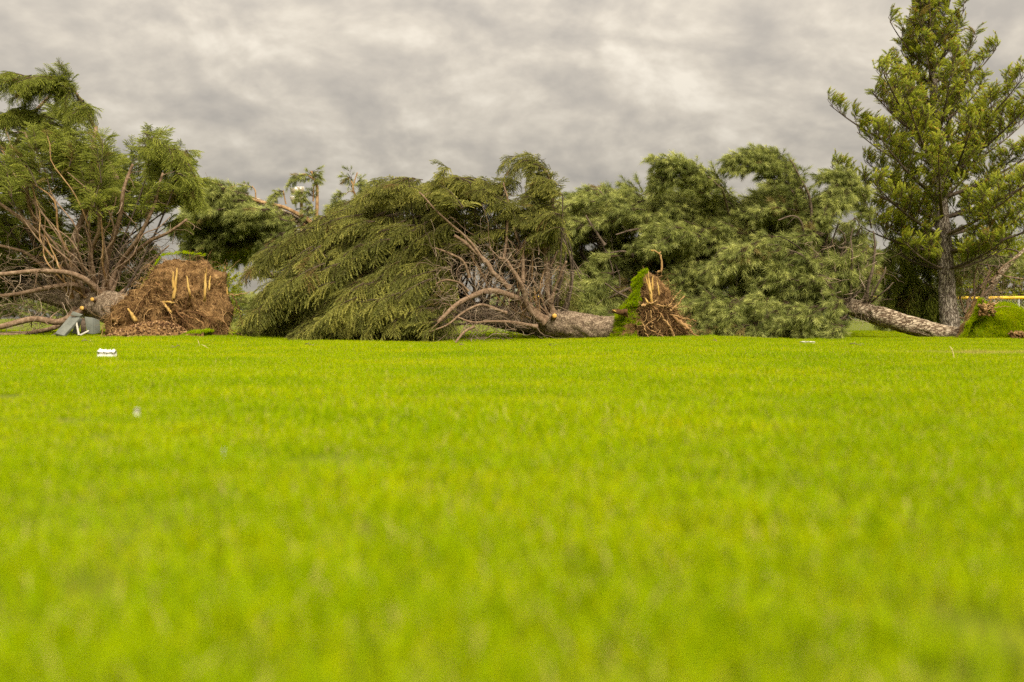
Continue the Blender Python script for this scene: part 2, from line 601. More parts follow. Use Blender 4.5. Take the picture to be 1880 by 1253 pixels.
def grass_mat():
    m, t = new_mat('grass_blades')
    a = N(t, 'ShaderNodeAttribute', attribute_name='tint')
    oi = N(t, 'ShaderNodeObjectInfo')
    geo = N(t, 'ShaderNodeNewGeometry')
    mp = N(t, 'ShaderNodeMapping')
    mp.inputs['Scale'].default_value = (0.55, 0.8, 0.0)
    t.links.new(geo.outputs['Position'], mp.inputs[0])
    nz = N(t, 'ShaderNodeTexNoise', i_Scale=1.0, i_Detail=5.0, i_Roughness=0.65)
    t.links.new(mp.outputs[0], nz.inputs['Vector'])
    f = math_node(t, 'MULTIPLY_ADD', math_node(t, 'SUBTRACT', nz.outputs[0], 0.5), 0.95, a.outputs['Fac'])
    f = math_node(t, 'MULTIPLY_ADD', math_node(t, 'SUBTRACT', oi.outputs['Random'], 0.5), 0.07, f)
    c = ramp(t, f, [(0.0, (0.140, 0.250, 0.0003)), (0.35, (0.240, 0.355, 0.0003)), (0.63, (0.350, 0.435, 0.0003)), (1.0, (0.60, 0.52, 0.001))])
    # straw: single dry blades, and the worn streak on the right of the lawn
    sp = N(t, 'ShaderNodeSeparateXYZ')
    t.links.new(geo.outputs['Position'], sp.inputs[0])
    dx = math_node(t, 'MULTIPLY', math_node(t, 'SUBTRACT', sp.outputs[0], 5.6), 0.42)
    dyr = math_node(t, 'SUBTRACT', sp.outputs[1], math_node(t, 'MULTIPLY_ADD', sp.outputs[0], 0.12, 10.3))
    dy = math_node(t, 'MULTIPLY', dyr, 1.7)
    r2 = math_node(t, 'ADD', math_node(t, 'MULTIPLY', dx, dx), math_node(t, 'MULTIPLY', dy, dy))
    nz2 = N(t, 'ShaderNodeTexNoise', i_Scale=9.0, i_Detail=4.0, i_Roughness=0.7)
    t.links.new(geo.outputs['Position'], nz2.inputs['Vector'])
    strk = math_node(t, 'SUBTRACT', math_node(t, 'MULTIPLY', nz2.outputs[0], 2.0), r2)
    strk = math_node(t, 'MULTIPLY', math_node(t, 'SUBTRACT', strk, 0.45), 1.6, clamp=True)
    isd = math_node(t, 'GREATER_THAN', a.outputs['Fac'], 1.1)
    dry = math_node(t, 'MAXIMUM', isd, math_node(t, 'MULTIPLY', strk, 0.8))
    c = mixc(t, dry, c, (0.50, 0.40, 0.13))
    d = N(t, 'ShaderNodeBsdfPrincipled', i_Roughness=0.6)
    d.inputs['Specular IOR Level'].default_value = 0.03
    t.links.new(c, d.inputs['Base Color'])
    tr = N(t, 'ShaderNodeBsdfTranslucent')
    t.links.new(c, tr.inputs[0])
    ms = N(t, 'ShaderNodeMixShader')
    ms.inputs[0].default_value = 0.35
    t.links.new(d.outputs[0], ms.inputs[1])
    t.links.new(tr.outputs[0], ms.inputs[2])
    o = N(t, 'ShaderNodeOutputMaterial')
    t.links.new(ms.outputs[0], o.inputs[0])
    return m


M['grass'] = grass_mat()
SPRAYS = {
    'spruce': [spruce_spray(M['spruce'], k) for k in range(5)],
    'spruce_young': [spruce_spray(M['spruce_young'], k) for k in range(4)],
    'pine': [pine_spray(M['pine'], k) for k in range(5)],
    'pine_standing': [pine_spray(M['pine_standing'], k + 20, droop=-0.10, nl=0.066, up=0.8, candle=0.32, nw=0.0044, per=640, L=0.25, twigs=4) for k in range(5)],
    'leaf': [leaf_spray(M['leaf'], k) for k in range(3)],
    'grass': [blade_patch(M['grass'], k, 900, 0.40, 0.035, 0.065) for k in range(6)],
    'turf': [blade_patch(M['grass'], k + 10, 60, 0.09, 0.04, 0.075, wide=0.004, lay=0.5) for k in range(4)],
}


def scatter_group(name, protos):
    g = bpy.data.node_groups.new(name, 'GeometryNodeTree')
    g.interface.new_socket('Geometry', in_out='INPUT', socket_type='NodeSocketGeometry')
    g.interface.new_socket('Geometry', in_out='OUTPUT', socket_type='NodeSocketGeometry')
    gi = g.nodes.new('NodeGroupInput')
    go = g.nodes.new('NodeGroupOutput')
    iop = g.nodes.new('GeometryNodeInstanceOnPoints')
    jn = g.nodes.new('GeometryNodeJoinGeometry')
    for p in protos:
        oi = g.nodes.new('GeometryNodeObjectInfo')
        oi.inputs['Object'].default_value = p
        oi.inputs['As Instance'].default_value = False
        gti = g.nodes.new('GeometryNodeGeometryToInstance')
        g.links.new(oi.outputs['Geometry'], gti.inputs[0])
        g.links.new(gti.outputs[0], jn.inputs[0])

    def named(n, dt):
        x = g.nodes.new('GeometryNodeInputNamedAttribute')
        x.data_type = dt
        x.inputs['Name'].default_value = n
        return x.outputs['Attribute']
    e2r = g.nodes.new('FunctionNodeEulerToRotation')
    g.links.new(named('rot', 'FLOAT_VECTOR'), e2r.inputs[0])
    g.links.new(gi.outputs[0], iop.inputs['Points'])
    g.links.new(jn.outputs[0], iop.inputs['Instance'])
    iop.inputs['Pick Instance'].default_value = True
    g.links.new(named('pick', 'INT'), iop.inputs['Instance Index'])
    g.links.new(e2r.outputs[0], iop.inputs['Rotation'])
    g.links.new(named('size', 'FLOAT'), iop.inputs['Scale'])
    g.links.new(iop.outputs[0], go.inputs[0])
    return g


GROUPS = {k: scatter_group('scatter_' + k, v_) for k, v_ in SPRAYS.items()}


def frame_euler(X, Zhint):
    X = unit(X)
    Z = unit(Zhint - X * (X * Zhint).sum(-1, keepdims=True))
    Y = np.cross(Z, X)
    ry = -np.arcsin(np.clip(X[:, 2], -1, 1))
    rx = np.arctan2(Y[:, 2], Z[:, 2])
    rz = np.arctan2(X[:, 1], X[:, 0])
    return np.stack([rx, ry, rz], 1)


def scatter(name, kind, P, rot, size, parent=None, seed=1):
    me = bpy.data.meshes.new(name)
    P = np.asarray(P, float)
    me.vertices.add(len(P))
    me.vertices.foreach_set('co', P.ravel())
    a = me.attributes.new('rot', 'FLOAT_VECTOR', 'POINT')
    a.data.foreach_set('vector', np.asarray(rot, float).ravel())
    a = me.attributes.new('size', 'FLOAT', 'POINT')
    a.data.foreach_set('value', np.broadcast_to(np.asarray(size, float), (len(P),)).copy())
    a = me.attributes.new('pick', 'INT', 'POINT')
    a.data.foreach_set('value', np.random.default_rng(seed).integers(0, len(SPRAYS[kind]), len(P)).astype(np.int32))
    me.update()
    for m in {p.data.materials[0] for p in SPRAYS[kind]}:
        me.materials.append(m)
    o = bpy.data.objects.new(name, me)
    COL.objects.link(o)
    if parent is not None:
        o.parent = parent
        o.matrix_parent_inverse = parent_inverse(parent)
    md = o.modifiers.new('scatter', 'NODES')
    md.node_group = GROUPS[kind]
    return o


# ------------------------------------------------------------------ ground
def lawn_sheet():
    xs = np.concatenate([[-900, -300, -100, -50], np.arange(-24, 24.01, 0.3), [50, 100, 300, 900]])
    ys = np.concatenate([[-300, -60, -15, -4], np.arange(0, 34.01, 0.3), [50, 100, 300, 1200]])
    X, Y = np.meshgrid(xs, ys)
    Z = ground_z(X, Y)
    far = np.maximum(sst(22, 40, np.abs(X)), sst(30, 45, Y))
    Z = Z * (1 - far)
    v = np.stack([X, Y, Z], -1).reshape(-1, 3)
    nx = len(xs)
    i = (np.arange(len(ys) - 1)[:, None] * nx + np.arange(nx - 1)[None, :]).reshape(-1, 1)
    mb = MB()
    mb.add(v, i + np.array([[0, 1, nx + 1, nx]]))
    m = rough_mat('lawn_thatch', (0.07, 0.09, 0.002), (0.11, 0.13, 0.002), (0.15, 0.16, 0.004), scale=5, bump=0.4)
    o = mb.build('lawn', m, None, True)
    tag(o, 'wide mown lawn under the fallen trees', kind='structure')


lawn_sheet()


def grass_field():
    rng = np.random.default_rng(3)
    st = 0.21
    P = []
    for y in np.arange(0.45, 26.0, st):
        w = 0.60 * y + 1.2
        x = np.arange(-w, w, st) + rng.uniform(-0.1, 0.1)
        P.append(np.stack([x, np.full(len(x), y)], 1))
    P = np.concatenate(P)
    P = P + rng.uniform(-0.09, 0.09, P.shape)
    Z = ground_z(P[:, 0], P[:, 1])
    n = len(P)
    rot = np.stack([rng.normal(0, 0.05, n), rng.normal(0, 0.05, n), rng.uniform(0, 6.28, n)], 1)
    h = 0.85 + 0.28 * fbm(np.stack([P[:, 0] * 0.8, P[:, 1] * 0.8, 0 * Z], 1), 3, 5) + rng.normal(0, 0.06, n)
    o = scatter('grass', 'grass', np.column_stack([P, Z]), rot, np.clip(h, 0.6, 1.35))
    tag(o, 'short bright yellow green grass covering the lawn', 'grass', kind='stuff')


grass_field()


# ------------------------------------------------------------------ tree building
def inside(poly, p):
    x, y = p
    c = False
    j = len(poly) - 1
    for i in range(len(poly)):
        xi, yi = poly[i]
        xj, yj = poly[j]
        if (yi > y) != (yj > y) and x < (xj - xi) * (y - yi) / (yj - yi) + xi:
            c = not c
        j = i
    return c


class Tree:
    def __init__(self, name, label, base, kind, seed, limb='limb', cat='tree', group=None):
        self.root = empty(name, base)
        tag(self.root, label, cat, group)
        self.kind = kind
        self.rng = np.random.default_rng(seed)
        self.P, self.X, self.Z, self.S = [], [], [], []
        self.wood = MB()
        self.dead = MB()
        self.limb_mat = M[limb]
        self.axis = None
        self.seed = seed

    # trunk: bark relief is in the mesh
    def trunk(self, pts, rad, mat, sides=40, step=0.035, rough=0.05, name='trunk', furrow=(1.2, 4.0)):
        c = bez(pts, 60)
        L = np.linalg.norm(np.diff(c, axis=0), axis=1).sum()
        n = int(min(320, max(12, L / step)))
        c = bez(pts, n)
        r = np.interp(np.linspace(0, 1, n), np.linspace(0, 1, len(rad)), rad)
        mb = MB()
        tan = unit(np.gradient(c, axis=0))
        ref = np.array([0.05, 0.1, 1.0]) if abs(tan[0, 2]) < 0.8 else np.array([1.0, 0.1, 0.0])
        a = unit(np.cross(tan, ref))
        b = np.cross(tan, a)
        th = np.arange(sides) * 2 * math.pi / sides
        s = np.linspace(0, L, n)
        q = np.stack([np.cos(th)[None, :] * r[:, None] * furrow[1] * 2 + 0 * s[:, None],
                      np.sin(th)[None, :] * r[:, None] * furrow[1] * 2 + 0 * s[:, None],
                      np.repeat(s[:, None] * furrow[0] * 2, sides, 1)], -1)
        d = fbm(q * 1.6, 4, self.seed, 0.6)
        d = np.where(d < 0, d * 1.4, d * 0.5)
        rr = r[:, None] * (1 + rough * d)
        v = c[:, None, :] + (a[:, None, :] * np.cos(th)[None, :, None] + b[:, None, :] * np.sin(th)[None, :, None]) * rr[..., None]
        i = np.arange(n - 1)[:, None] * sides
        j = np.arange(sides)[None, :]
        f = np.stack([i + j, i + (j + 1) % sides, i + sides + (j + 1) % sides, i + sides + j], -1).reshape(-1, 4)
        mb.add(v.reshape(-1, 3), f)
        e = np.array([c[-1]])
        mb.add(np.vstack([v[-1], e]), [[k, (k + 1) % sides, sides] for k in range(sides)])
        o = mb.build(name, M[mat], self.root, True)
        if self.axis is None:
            self.axis, self.axr = c, r
        return o

    def limb(self, pts, r0, r1, mat=None, n=None, name='branch', wob=0.03, tint=0.5, twigs=0):
        """a visible bough as a part of its own"""
        c = bez(pts, n or max(10, len(pts) * 6))
        L = np.linalg.norm(c[-1] - c[0])
        s = self.rng.uniform(0, 99)
        t = np.linspace(0, 1, len(c))
        w = np.stack([vnoise(np.stack([t * 5 + s, t * 0 + k * 7.3, t * 0], 1), k) for k in range(3)], 1)
        c = c + w * (wob * L * np.minimum(1, t * 4))[:, None] * 0.5
        r = r0 + (r1 - r0) * t ** 0.8
        r = r * (1 + 0.12 * vnoise(np.stack([t * 22 + s, t, t], 1), 4))
        r[0] *= 1.35
        mb = MB()
        mb.tube(np.vstack([c, c[-1] + (c[-1] - c[-2]) * 0.1]), np.append(r, 0.001), 9, tint)
        for q in range(twigs):
            k = self.rng.integers(len(c) // 4, len(c) - 1)
            d = unit(self.rng.normal(0, 1, 3) + np.array([0, -0.2, -0.2]))
            self.twig(mb, c[k], d, self.rng.uniform(0.15, 0.5), r[k] * 0.3)
        o = mb.build(name, mat or self.limb_mat, self.root, True)
        return c

    def twig(self, mb, p, d, L, r, curl=0.6, n=6, tint=None):
        pts = [np.array(p, float)]
        for q in range(n - 1):
            d = unit(d + self.rng.normal(0, curl * 0.35, 3) + np.array([0, 0, -0.05]))
            pts.append(pts[-1] + d * L / (n - 1))
        mb.tube(np.array(pts), np.linspace(r, max(r * 0.35, 0.0015), n), 4, self.rng.uniform(0.2, 0.9) if tint is None else tint)

    def add_spray(self, p, d, z, s):
        self.P.append(p)
        self.X.append(d)
        self.Z.append(z)
        self.S.append(s)

    def frond(self, a, c, b, spacing=0.085, side=0.75, droop=0.35, s0=1.1, s1=0.6, r0=0.010, start=0.0, tip_up=0.0, sweep=None, wood=True):
        """a leafy bough: a curved stem with sprays alternating on both sides"""
        rng = self.rng
        pts = quad_bez(np.asarray(a, float), np.asarray(c, float), np.asarray(b, float), 14)
        seg = np.linalg.norm(np.diff(pts, axis=0), axis=1)
        L = seg.sum()
        if wood:
            self.wood.tube(pts, np.linspace(r0, 0.003, 14), 5, rng.uniform(0.0, 0.5))
        n = max(3, int(L * (1 - start) / spacing))
        for q in range(n):
            t = start + (1 - start) * (q + rng.random() * 0.7) / n
            k = t * 13
            i = min(int(k), 12)
            p = pts[i] + (pts[i + 1] - pts[i]) * (k - i)
            tan = unit(pts[i + 1] - pts[i])
            sd = unit(np.cross(tan, np.array([0, 0, 1.0])) + 1e-4)
            sz = (s0 + (s1 - s0) * t) * rng.uniform(0.8, 1.2)
            for s in (-1, 1):
                d = tan + sd * s * side * rng.uniform(0.5, 1.2) + np.array([0, 0, -droop * rng.uniform(0.4, 1.6) + tip_up]) + rng.normal(0, 0.24, 3)
                if sweep is not None:
                    d = d + sweep
                d = unit(d)
                self.add_spray(p, d, np.array([0, 0, 1.0]) + sd * s * 0.2 + rng.normal(0, 0.2, 3), sz)
            if q % 3 == 0:
                self.add_spray(p, unit(tan + np.array([0, 0, 0.12 - 0.2 * droop]) + rng.normal(0, 0.2, 3)), np.array([0, -0.3, 1.0]) + rng.normal(0, 0.3, 3), sz)
        self.add_spray(pts[-1], unit(pts[-1] - pts[-2] + np.array([0, 0, -0.02])), np.array([0.0, 0.1, 1.0]), s1 * 1.1)

    def mass(self, poly, n, depth, field, length=(0.9, 1.7), arch=0.18, connect=0.4, cl=6, spread=16, **kw):
        """fill a region of the crown with leafy boughs whose tips lie in it and that follow a sweep field"""
        rng = self.rng
        xs = [p[0] for p in poly]
        ys = [p[1] for p in poly]
        made = 0
        tries = 0
        left = 0
        while made < n and tries < n * 60:
            tries += 1
            if left <= 0:
                ctr = (rng.uniform(min(xs), max(xs)), rng.uniform(min(ys), max(ys)))
                if not inside(poly, ctr):
                    continue
                left = cl
                u0 = rng.random()
            p = (ctr[0] + rng.normal(0, spread), ctr[1] + rng.normal(0, spread * 0.6))
            if not inside(poly, p) and not (rng.random() < 0.10 and p[1] < 560):
                left -= 0.34
                continue
            left -= 1
            u_ = float(np.clip(u0 + rng.normal(0, 0.12), 0, 1))
            D = depth(p[0], p[1], u_)
            T = at(p[0], p[1], D)
            fx, fy, fd = field(p[0], p[1])
            d = unit(np.array([fx, fd + rng.normal(0, 0.35), -fy]) + rng.normal(0, 0.16, 3))
            L = rng.uniform(*length)
            A = T - d * L
            # start must also lie in the crown
            pxA = 940 + A[0] / A[1] * FPX
            pyA = HOR - (A[2] - CAM_H) / A[1] * FPX
            for shrink in range(4):
                if inside(poly, (pxA, pyA)):
                    break
                L *= 0.65
                A = T - d * L
                pxA = 940 + A[0] / A[1] * FPX
                pyA = HOR - (A[2] - CAM_H) / A[1] * FPX
            L = max(L, 0.3)
            gz = float(ground_z(T[0], T[1])) + 0.03
            T[2] = max(T[2], gz)
            A[2] = max(A[2], gz + 0.05)
            C = (A + T) / 2 + np.array([0, 0, arch * L])
            self.frond(A, C, T, **kw)
            if self.axis is not None and rng.random() < connect:
                k = np.argmin(np.linalg.norm(self.axis - A, axis=1) + rng.uniform(0, 1.2, len(self.axis)))
                B = self.axis[k]
                m_ = (A + B) / 2 + np.array([0, 0, 0.05 * np.linalg.norm(A - B)]) + rng.normal(0, 0.22, 3)
                self.wood.tube(quad_bez(B, m_, A, 9), np.linspace(0.026, 0.010, 9), 5, rng.uniform(0.0, 0.6))
            made += 1

    def dead_twigs(self, poly, n, depth, L=(0.25, 0.8), r=(0.003, 0.008), curl=0.9):
        rng = self.rng
        xs = [p[0] for p in poly]
        ys = [p[1] for p in poly]
        k = 0
        while k < n:
            p = (rng.uniform(min(xs), max(xs)), rng.uniform(min(ys), max(ys)))
            if not inside(poly, p):
                continue
            P = at(p[0], p[1], depth(p[0], p[1], rng.random()))
            P[2] = max(P[2], 0.05)
            d = unit(rng.normal(0, 1, 3) * np.array([1, 0.6, 0.7]) + np.array([-0.2, 0, 0]))
            self.twig(self.dead, P, d, rng.uniform(*L), rng.uniform(*r), curl, 8)
            k += 1

    def finish(self, crown='crown'):
        if self.P:
            P = np.array(self.P)
            X = np.array(self.X)
            Z = np.array(self.Z)
            o = scatter(crown, self.kind, P, frame_euler(X, Z), np.array(self.S), self.root, self.seed)
            o['kind'] = 'stuff'
        if self.wood.n:
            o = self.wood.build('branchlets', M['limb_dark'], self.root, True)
            o['kind'] = 'stuff'
        if self.dead.n:
            o = self.dead.build('dead_twigs', M['twig'], self.root, True)
            o['kind'] = 'stuff'
        return self.root


def path(pts):
    return [at(*p) for p in pts]


def cut_stub(tree, p, d, r, L=0.07):
    """sawn branch stub with a pale cut face"""
    p = np.asarray(p, float)
    d = unit(np.asarray(d, float))
    mb = MB()
    mb.tube(np.array([p - d * 0.05, p, p + d * L]), [r * 1.25, r * 1.1, r], 14, 0.4)
    o = mb.build('branch_stub', tree.limb_mat, tree.root, True)
    a = unit(np.cross(d, [0.1, 0.3, 1]))
    b = np.cross(d, a)
    th = np.arange(14) * 2 * math.pi / 14
    ring = p + d * (L + 0.002) + (a[None] * np.cos(th)[:, None] + b[None] * np.sin(th)[:, None]) * r * 0.99
    m2 = MB()
    m2.add(np.vstack([ring, ring + d * 0.004, p + d * (L + 0.008)]),
           [[k, (k + 1) % 14, 14 + (k + 1) % 14, 14 + k] for k in range(14)])
    m2.f.append(np.array([[14 + k, 14 + (k + 1) % 14, 28] for k in range(14)]))
    c = m2.build('cut_face', M['cut'], o)


M['cut'] = rough_mat('sawn_face', (0.40, 0.20, 0.04), (0.58, 0.33, 0.07), (0.66, 0.44, 0.14), scale=9, bump=0.1)


# ------------------------------------------------------------------ root plates
def plate(tree, outline, D, thick, mat, center=None, rough=0.16, nr=34, na=130, lean=0.0, name='root_plate', seed=5, back=0.35):
    """the torn-up plate of soil: a lumpy body with the given outline, bulging towards the viewer's side and flatter behind"""
    W = np.array([at(x, y, D) for x, y in outline])
    c = W.mean(0) if center is None else at(center[0], center[1], D)
    rel = W - c
    ang = np.arctan2(rel[:, 2], rel[:, 0])
    dist = np.hypot(rel[:, 0], rel[:, 2])
    o_ = np.argsort(ang)
    ang, dist = ang[o_], dist[o_]
    th = np.linspace(-math.pi, math.pi, na, endpoint=False)
    rad = np.interp(th, np.concatenate([ang - 2 * math.pi, ang, ang + 2 * math.pi]), np.tile(dist, 3))
    vs_, = [[]]
    rr = np.linspace(0.02, 1, nr)
    rings = []
    for sgn, rlist in ((-1, rr), (1, rr[::-1][1:])):
        for q in rlist:
            bulge = math.sqrt(max(0.0, 1 - q ** 2.6))
            y = (sgn * bulge * (thick if sgn < 0 else thick * back))
            pt = np.stack([c[0] + np.cos(th) * rad * q, np.full(na, D + y), c[2] + np.sin(th) * rad * q], 1)
            pt[:, 1] += lean * (pt[:, 2] - c[2])
            rings.append(pt)
    V = np.array(rings)
    nrm = np.zeros_like(V)
    nrm[..., 0] = np.cos(th)[None, :] * 0.6
    nrm[..., 2] = np.sin(th)[None, :] * 0.6
    nrm[:nr, :, 1] = -0.9
    nrm[nr:, :, 1] = 0.5
    nrm = unit(nrm)
    d = fbm(V * 2.6, 5, seed, 0.62) * rough
    edge = np.abs(fbm(V * 7.0, 3, seed + 9)) * rough * 0.5
    V = V + nrm * (d - edge)[..., None]
    g = ground_z(V[..., 0], V[..., 1])
    V[..., 2] = np.maximum(V[..., 2], g - 0.04)
    m_ = len(rings)
    i = np.arange(m_ - 1)[:, None] * na
    j = np.arange(na)[None, :]
    f = np.stack([i + j, i + (j + 1) % na, i + na + (j + 1) % na, i + na + j], -1).reshape(-1, 4)
    mb = MB()
    mb.add(V.reshape(-1, 3), f)
    o = mb.build(name, M[mat], tree.root, False)
    return o, V[:nr]          # front rings for placing roots


def strands(name, V, n, parent, rng, L=(0.15, 0.5), r=(0.002, 0.006), down=0.5, out=0.35, curl=0.35, sides=3, seg=7, qmin=0, mat='root', stuff=True, pull=None, zcap=None):
    mb = MB()
    m_, na, _ = V.shape
    for k in range(n):
        q = int(qmin + (m_ - 1 - qmin) * math.sqrt(rng.random()))
        a = rng.integers(na)
        p = V[q, a].copy()
        p[1] -= rng.uniform(0.0, 0.04)
        if zcap is not None and p[2] > zcap:
            continue
        cen = V[0, 0]
        rad = unit(np.array([p[0] - cen[0], 0, p[2] - cen[2]]))
        d = unit(rad * rng.uniform(0, 1) * 0.6 + np.array([0, -out, -down]) + rng.normal(0, 0.5, 3) + (0 if pull is None else pull))
        ln = rng.uniform(*L)
        pts = [p]
        for s in range(seg - 1):
            d = unit(d + rng.normal(0, curl, 3) + np.array([0, 0.05, -down * 0.35]))
            np_ = pts[-1] + d * ln / (seg - 1)
            np_[2] = max(np_[2], float(ground_z(np_[0], np_[1])) + 0.005)
            pts.append(np_)
        r0 = rng.uniform(*r)
        mb.tube(np.array(pts), np.linspace(r0, r0 * 0.4, seg), sides, rng.uniform(0.05, 0.95))
    o = mb.build(name, M[mat], parent, True)
    if stuff:
        o['kind'] = 'stuff'
    return o


def splinter(parent, top, bottom, w, D, rng, name='splintered_root', yaw=0.2):
    """a torn, upright slab of pale root wood with a jagged upper end"""
    a = at(top[0], top[1], D)
    b = at(bottom[0], bottom[1], D - 0.02)
    ax = unit(a - b)
    L = np.linalg.norm(a - b)
    sd = unit(np.cross(ax, [math.sin(yaw), 1, 0]))
    nr_ = np.cross(ax, sd)
    mb = MB()
    k = 9
    for side in (1,):
        row = []
        for i in range(k):
            t = i / (k - 1)
            wid = w * (0.55 + 0.45 * math.sin(math.pi * min(1, t * 1.1 + 0.15))) * rng.uniform(0.85, 1.15) / 2
            cpt = b + ax * L * t + sd * rng.normal(0, w * 0.06)
            th = w * 0.2
            wid *= 0.8 * (1 - 0.35 * t)
            row.append([cpt - sd * wid - nr_ * th * 0.4, cpt - nr_ * th, cpt + sd * wid - nr_ * th * 0.4, cpt + sd * wid * 0.8 + nr_ * th, cpt - sd * wid * 0.8 + nr_ * th])
        row = np.array(row)
        row[-1] += ax * rng.uniform(-0.22, 0.10, 5)[:, None] * L
        row[0] += ax * rng.uniform(-0.3, 0.05, 5)[:, None] * L * 0.8
        f = []
        for i in range(k - 1):
            for j in range(5):
                f.append([i * 5 + j, i * 5 + (j + 1) % 5, (i + 1) * 5 + (j + 1) % 5, (i + 1) * 5 + j])
        mb.add(row.reshape(-1, 3), f)
        mb.f.append(np.array([[0, 4, 3, 2, 1], [k * 5 - 5, k * 5 - 4, k * 5 - 3, k * 5 - 2, k * 5 - 1]]))
    return mb.build(name, M['splinter'], parent)


def root(parent, pts, r0, r1, mat='root', tint=0.5, name='root', rng=None, n=16):
    c = bez(pts, n)
    if rng is not None:
        c[1:] += rng.normal(0, 0.012, c[1:].shape)
    mb = MB()
    r = np.linspace(r0, r1, n)
    mb.tube(np.vstack([c, c[-1] + (c[-1] - c[-2]) * 0.15]), np.append(r, r1 * 0.2), 7, tint)
    return mb.build(name, M[mat], parent, True)


def turf(name, P, Nrm, parent, size=1.0, seed=2, label=None):
    """grass growing from a sod surface with given points and normals"""
    rng = np.random.default_rng(seed)
    P = np.asarray(P)
    Nrm = unit(np.asarray(Nrm) + rng.normal(0, 0.15, P.shape))
    tX = unit(np.cross(Nrm, rng.normal(0, 1, P.shape)))
    o = scatter(name, 'turf', P, frame_euler(tX, Nrm), size * rng.uniform(0.7, 1.25, len(P)), parent, seed)
    o['kind'] = 'stuff'
    return o


def sample_sheet(V, n, rng):
    """random points and normals on a grid of points"""
    a, b = V.shape[:2]
    i = rng.integers(0, a - 1, n)
    j = rng.integers(0, b - 1, n)
    s, t = rng.random((n, 1)), rng.random((n, 1))
    p = V[i, j] * (1 - s) * (1 - t) + V[i + 1, j] * s * (1 - t) + V[i, j + 1] * (1 - s) * t + V[i + 1, j + 1] * s * t
    nr = unit(np.cross(V[i + 1, j] - V[i, j], V[i, j + 1] - V[i, j]))
    return p, nr


# ================================================================== 1. uprooted spruce on the left
t1 = Tree('fallen_spruce', 'large uprooted spruce whose bare boughs fan up behind the wide brown root plate', at(250, 620, 17.3), 'spruce_young', 11)
t1.trunk(path([(285, 578, 17.1), (230, 572, 17.5), (185, 560, 18.1), (120, 545, 19.0), (10, 522, 20.6), (-120, 500, 23)]), [0.34, 0.31, 0.285, 0.23, 0.16, 0.05], 'bark_spruce', rough=0.09)
t1.limb(path([(190, 548, 17.85), (168, 520, 17.6), (125, 498, 17.4), (70, 497, 17.2), (0, 502, 17.0), (-60, 495, 17)]), 0.06, 0.03, twigs=7)
t1.limb(path([(165, 540, 18.1), (138, 522, 17.8), (85, 529, 17.6), (20, 542, 17.4), (-60, 545, 17.3)]), 0.06, 0.03, twigs=7)
t1.limb(path([(150, 540, 18.3), (136, 500, 18.2), (137, 440, 18.2), (155, 390, 18.2), (165, 310, 17.5), (176, 232, 17.5)]), 0.085, 0.035, twigs=12)
t1.limb(path([(182, 542, 18.0), (163, 480, 17.8), (182, 420, 17.4), (180, 370, 17.3), (172, 330, 17.3)]), 0.05, 0.02, twigs=9)
t1.limb(path([(190, 545, 17.9), (200, 470, 17.9), (222, 390, 17.5), (235, 330, 17.4), (246, 300, 17.4)]), 0.06, 0.022, twigs=9)
t1.limb(path([(193, 548, 17.9), (215, 490, 18), (255, 430, 17.6), (285, 370, 17.5), (300, 320, 17.4)]), 0.055, 0.02, twigs=9)
t1.limb(path([(200, 550, 17.9), (226, 490, 18.2), (270, 445, 17.8), (315, 425, 17.6), (345, 405, 17.6)]), 0.05, 0.018, twigs=8)
t1.limb(path([(205, 552, 17.8), (240, 520, 18), (280, 480, 18), (310, 452, 18.1)]), 0.03, 0.012, twigs=5)
t1.limb(path([(215, 540, 17.9), (240, 546, 17.5), (255, 548, 17.4)]), 0.02, 0.01)
t1.limb(path([(150, 572, 18.0), (110, 590, 17.6), (60, 586, 17.3), (0, 602, 17.1), (-50, 608, 17)]), 0.07, 0.04, twigs=7)
t1.limb(path([(140, 568, 18.2), (100, 600, 17.8), (50, 612, 17.6), (-40, 618, 17.4)]), 0.055, 0.03, twigs=6)
t1.limb(path([(140, 545, 18.5), (110, 470, 18.2), (60, 420, 17.6), (0, 372, 17.5), (-50, 340, 17.5)]), 0.06, 0.02, twigs=9)
t1.limb(path([(130, 545, 18.6), (70, 480, 18.2), (20, 455, 18), (-50, 440, 18)]), 0.05, 0.02, twigs=8)
t1.limb(path([(120, 545, 18.9), (55, 380, 17.8), (60, 300, 17.6), (45, 240, 17.6)]), 0.05, 0.018, twigs=8)
t1.limb(path([(100, 545, 19.1), (20, 300, 19.5), (90, 180, 19.4), (130, 165, 19)]), 0.05, 0.02, twigs=3)
t1.limb(path([(150, 572, 18.0), (120, 600, 17.7), (95, 618, 17.5)]), 0.035, 0.02, mat=M['limb_dark'])
for (x, y, D, r) in ((173, 551, 17.6, 0.035), (154, 567, 17.85, 0.04)):
    cut_stub(t1, at(x, y, D), (-0.1, -1, 0.1), r)


def radial(cx, cy, sag=0.25):
    def f(x, y):
        dx, dy = x - cx, y - cy
        l = math.hypot(dx, dy) + 1e-6
        return dx / l, dy / l + sag, -0.1
    return f


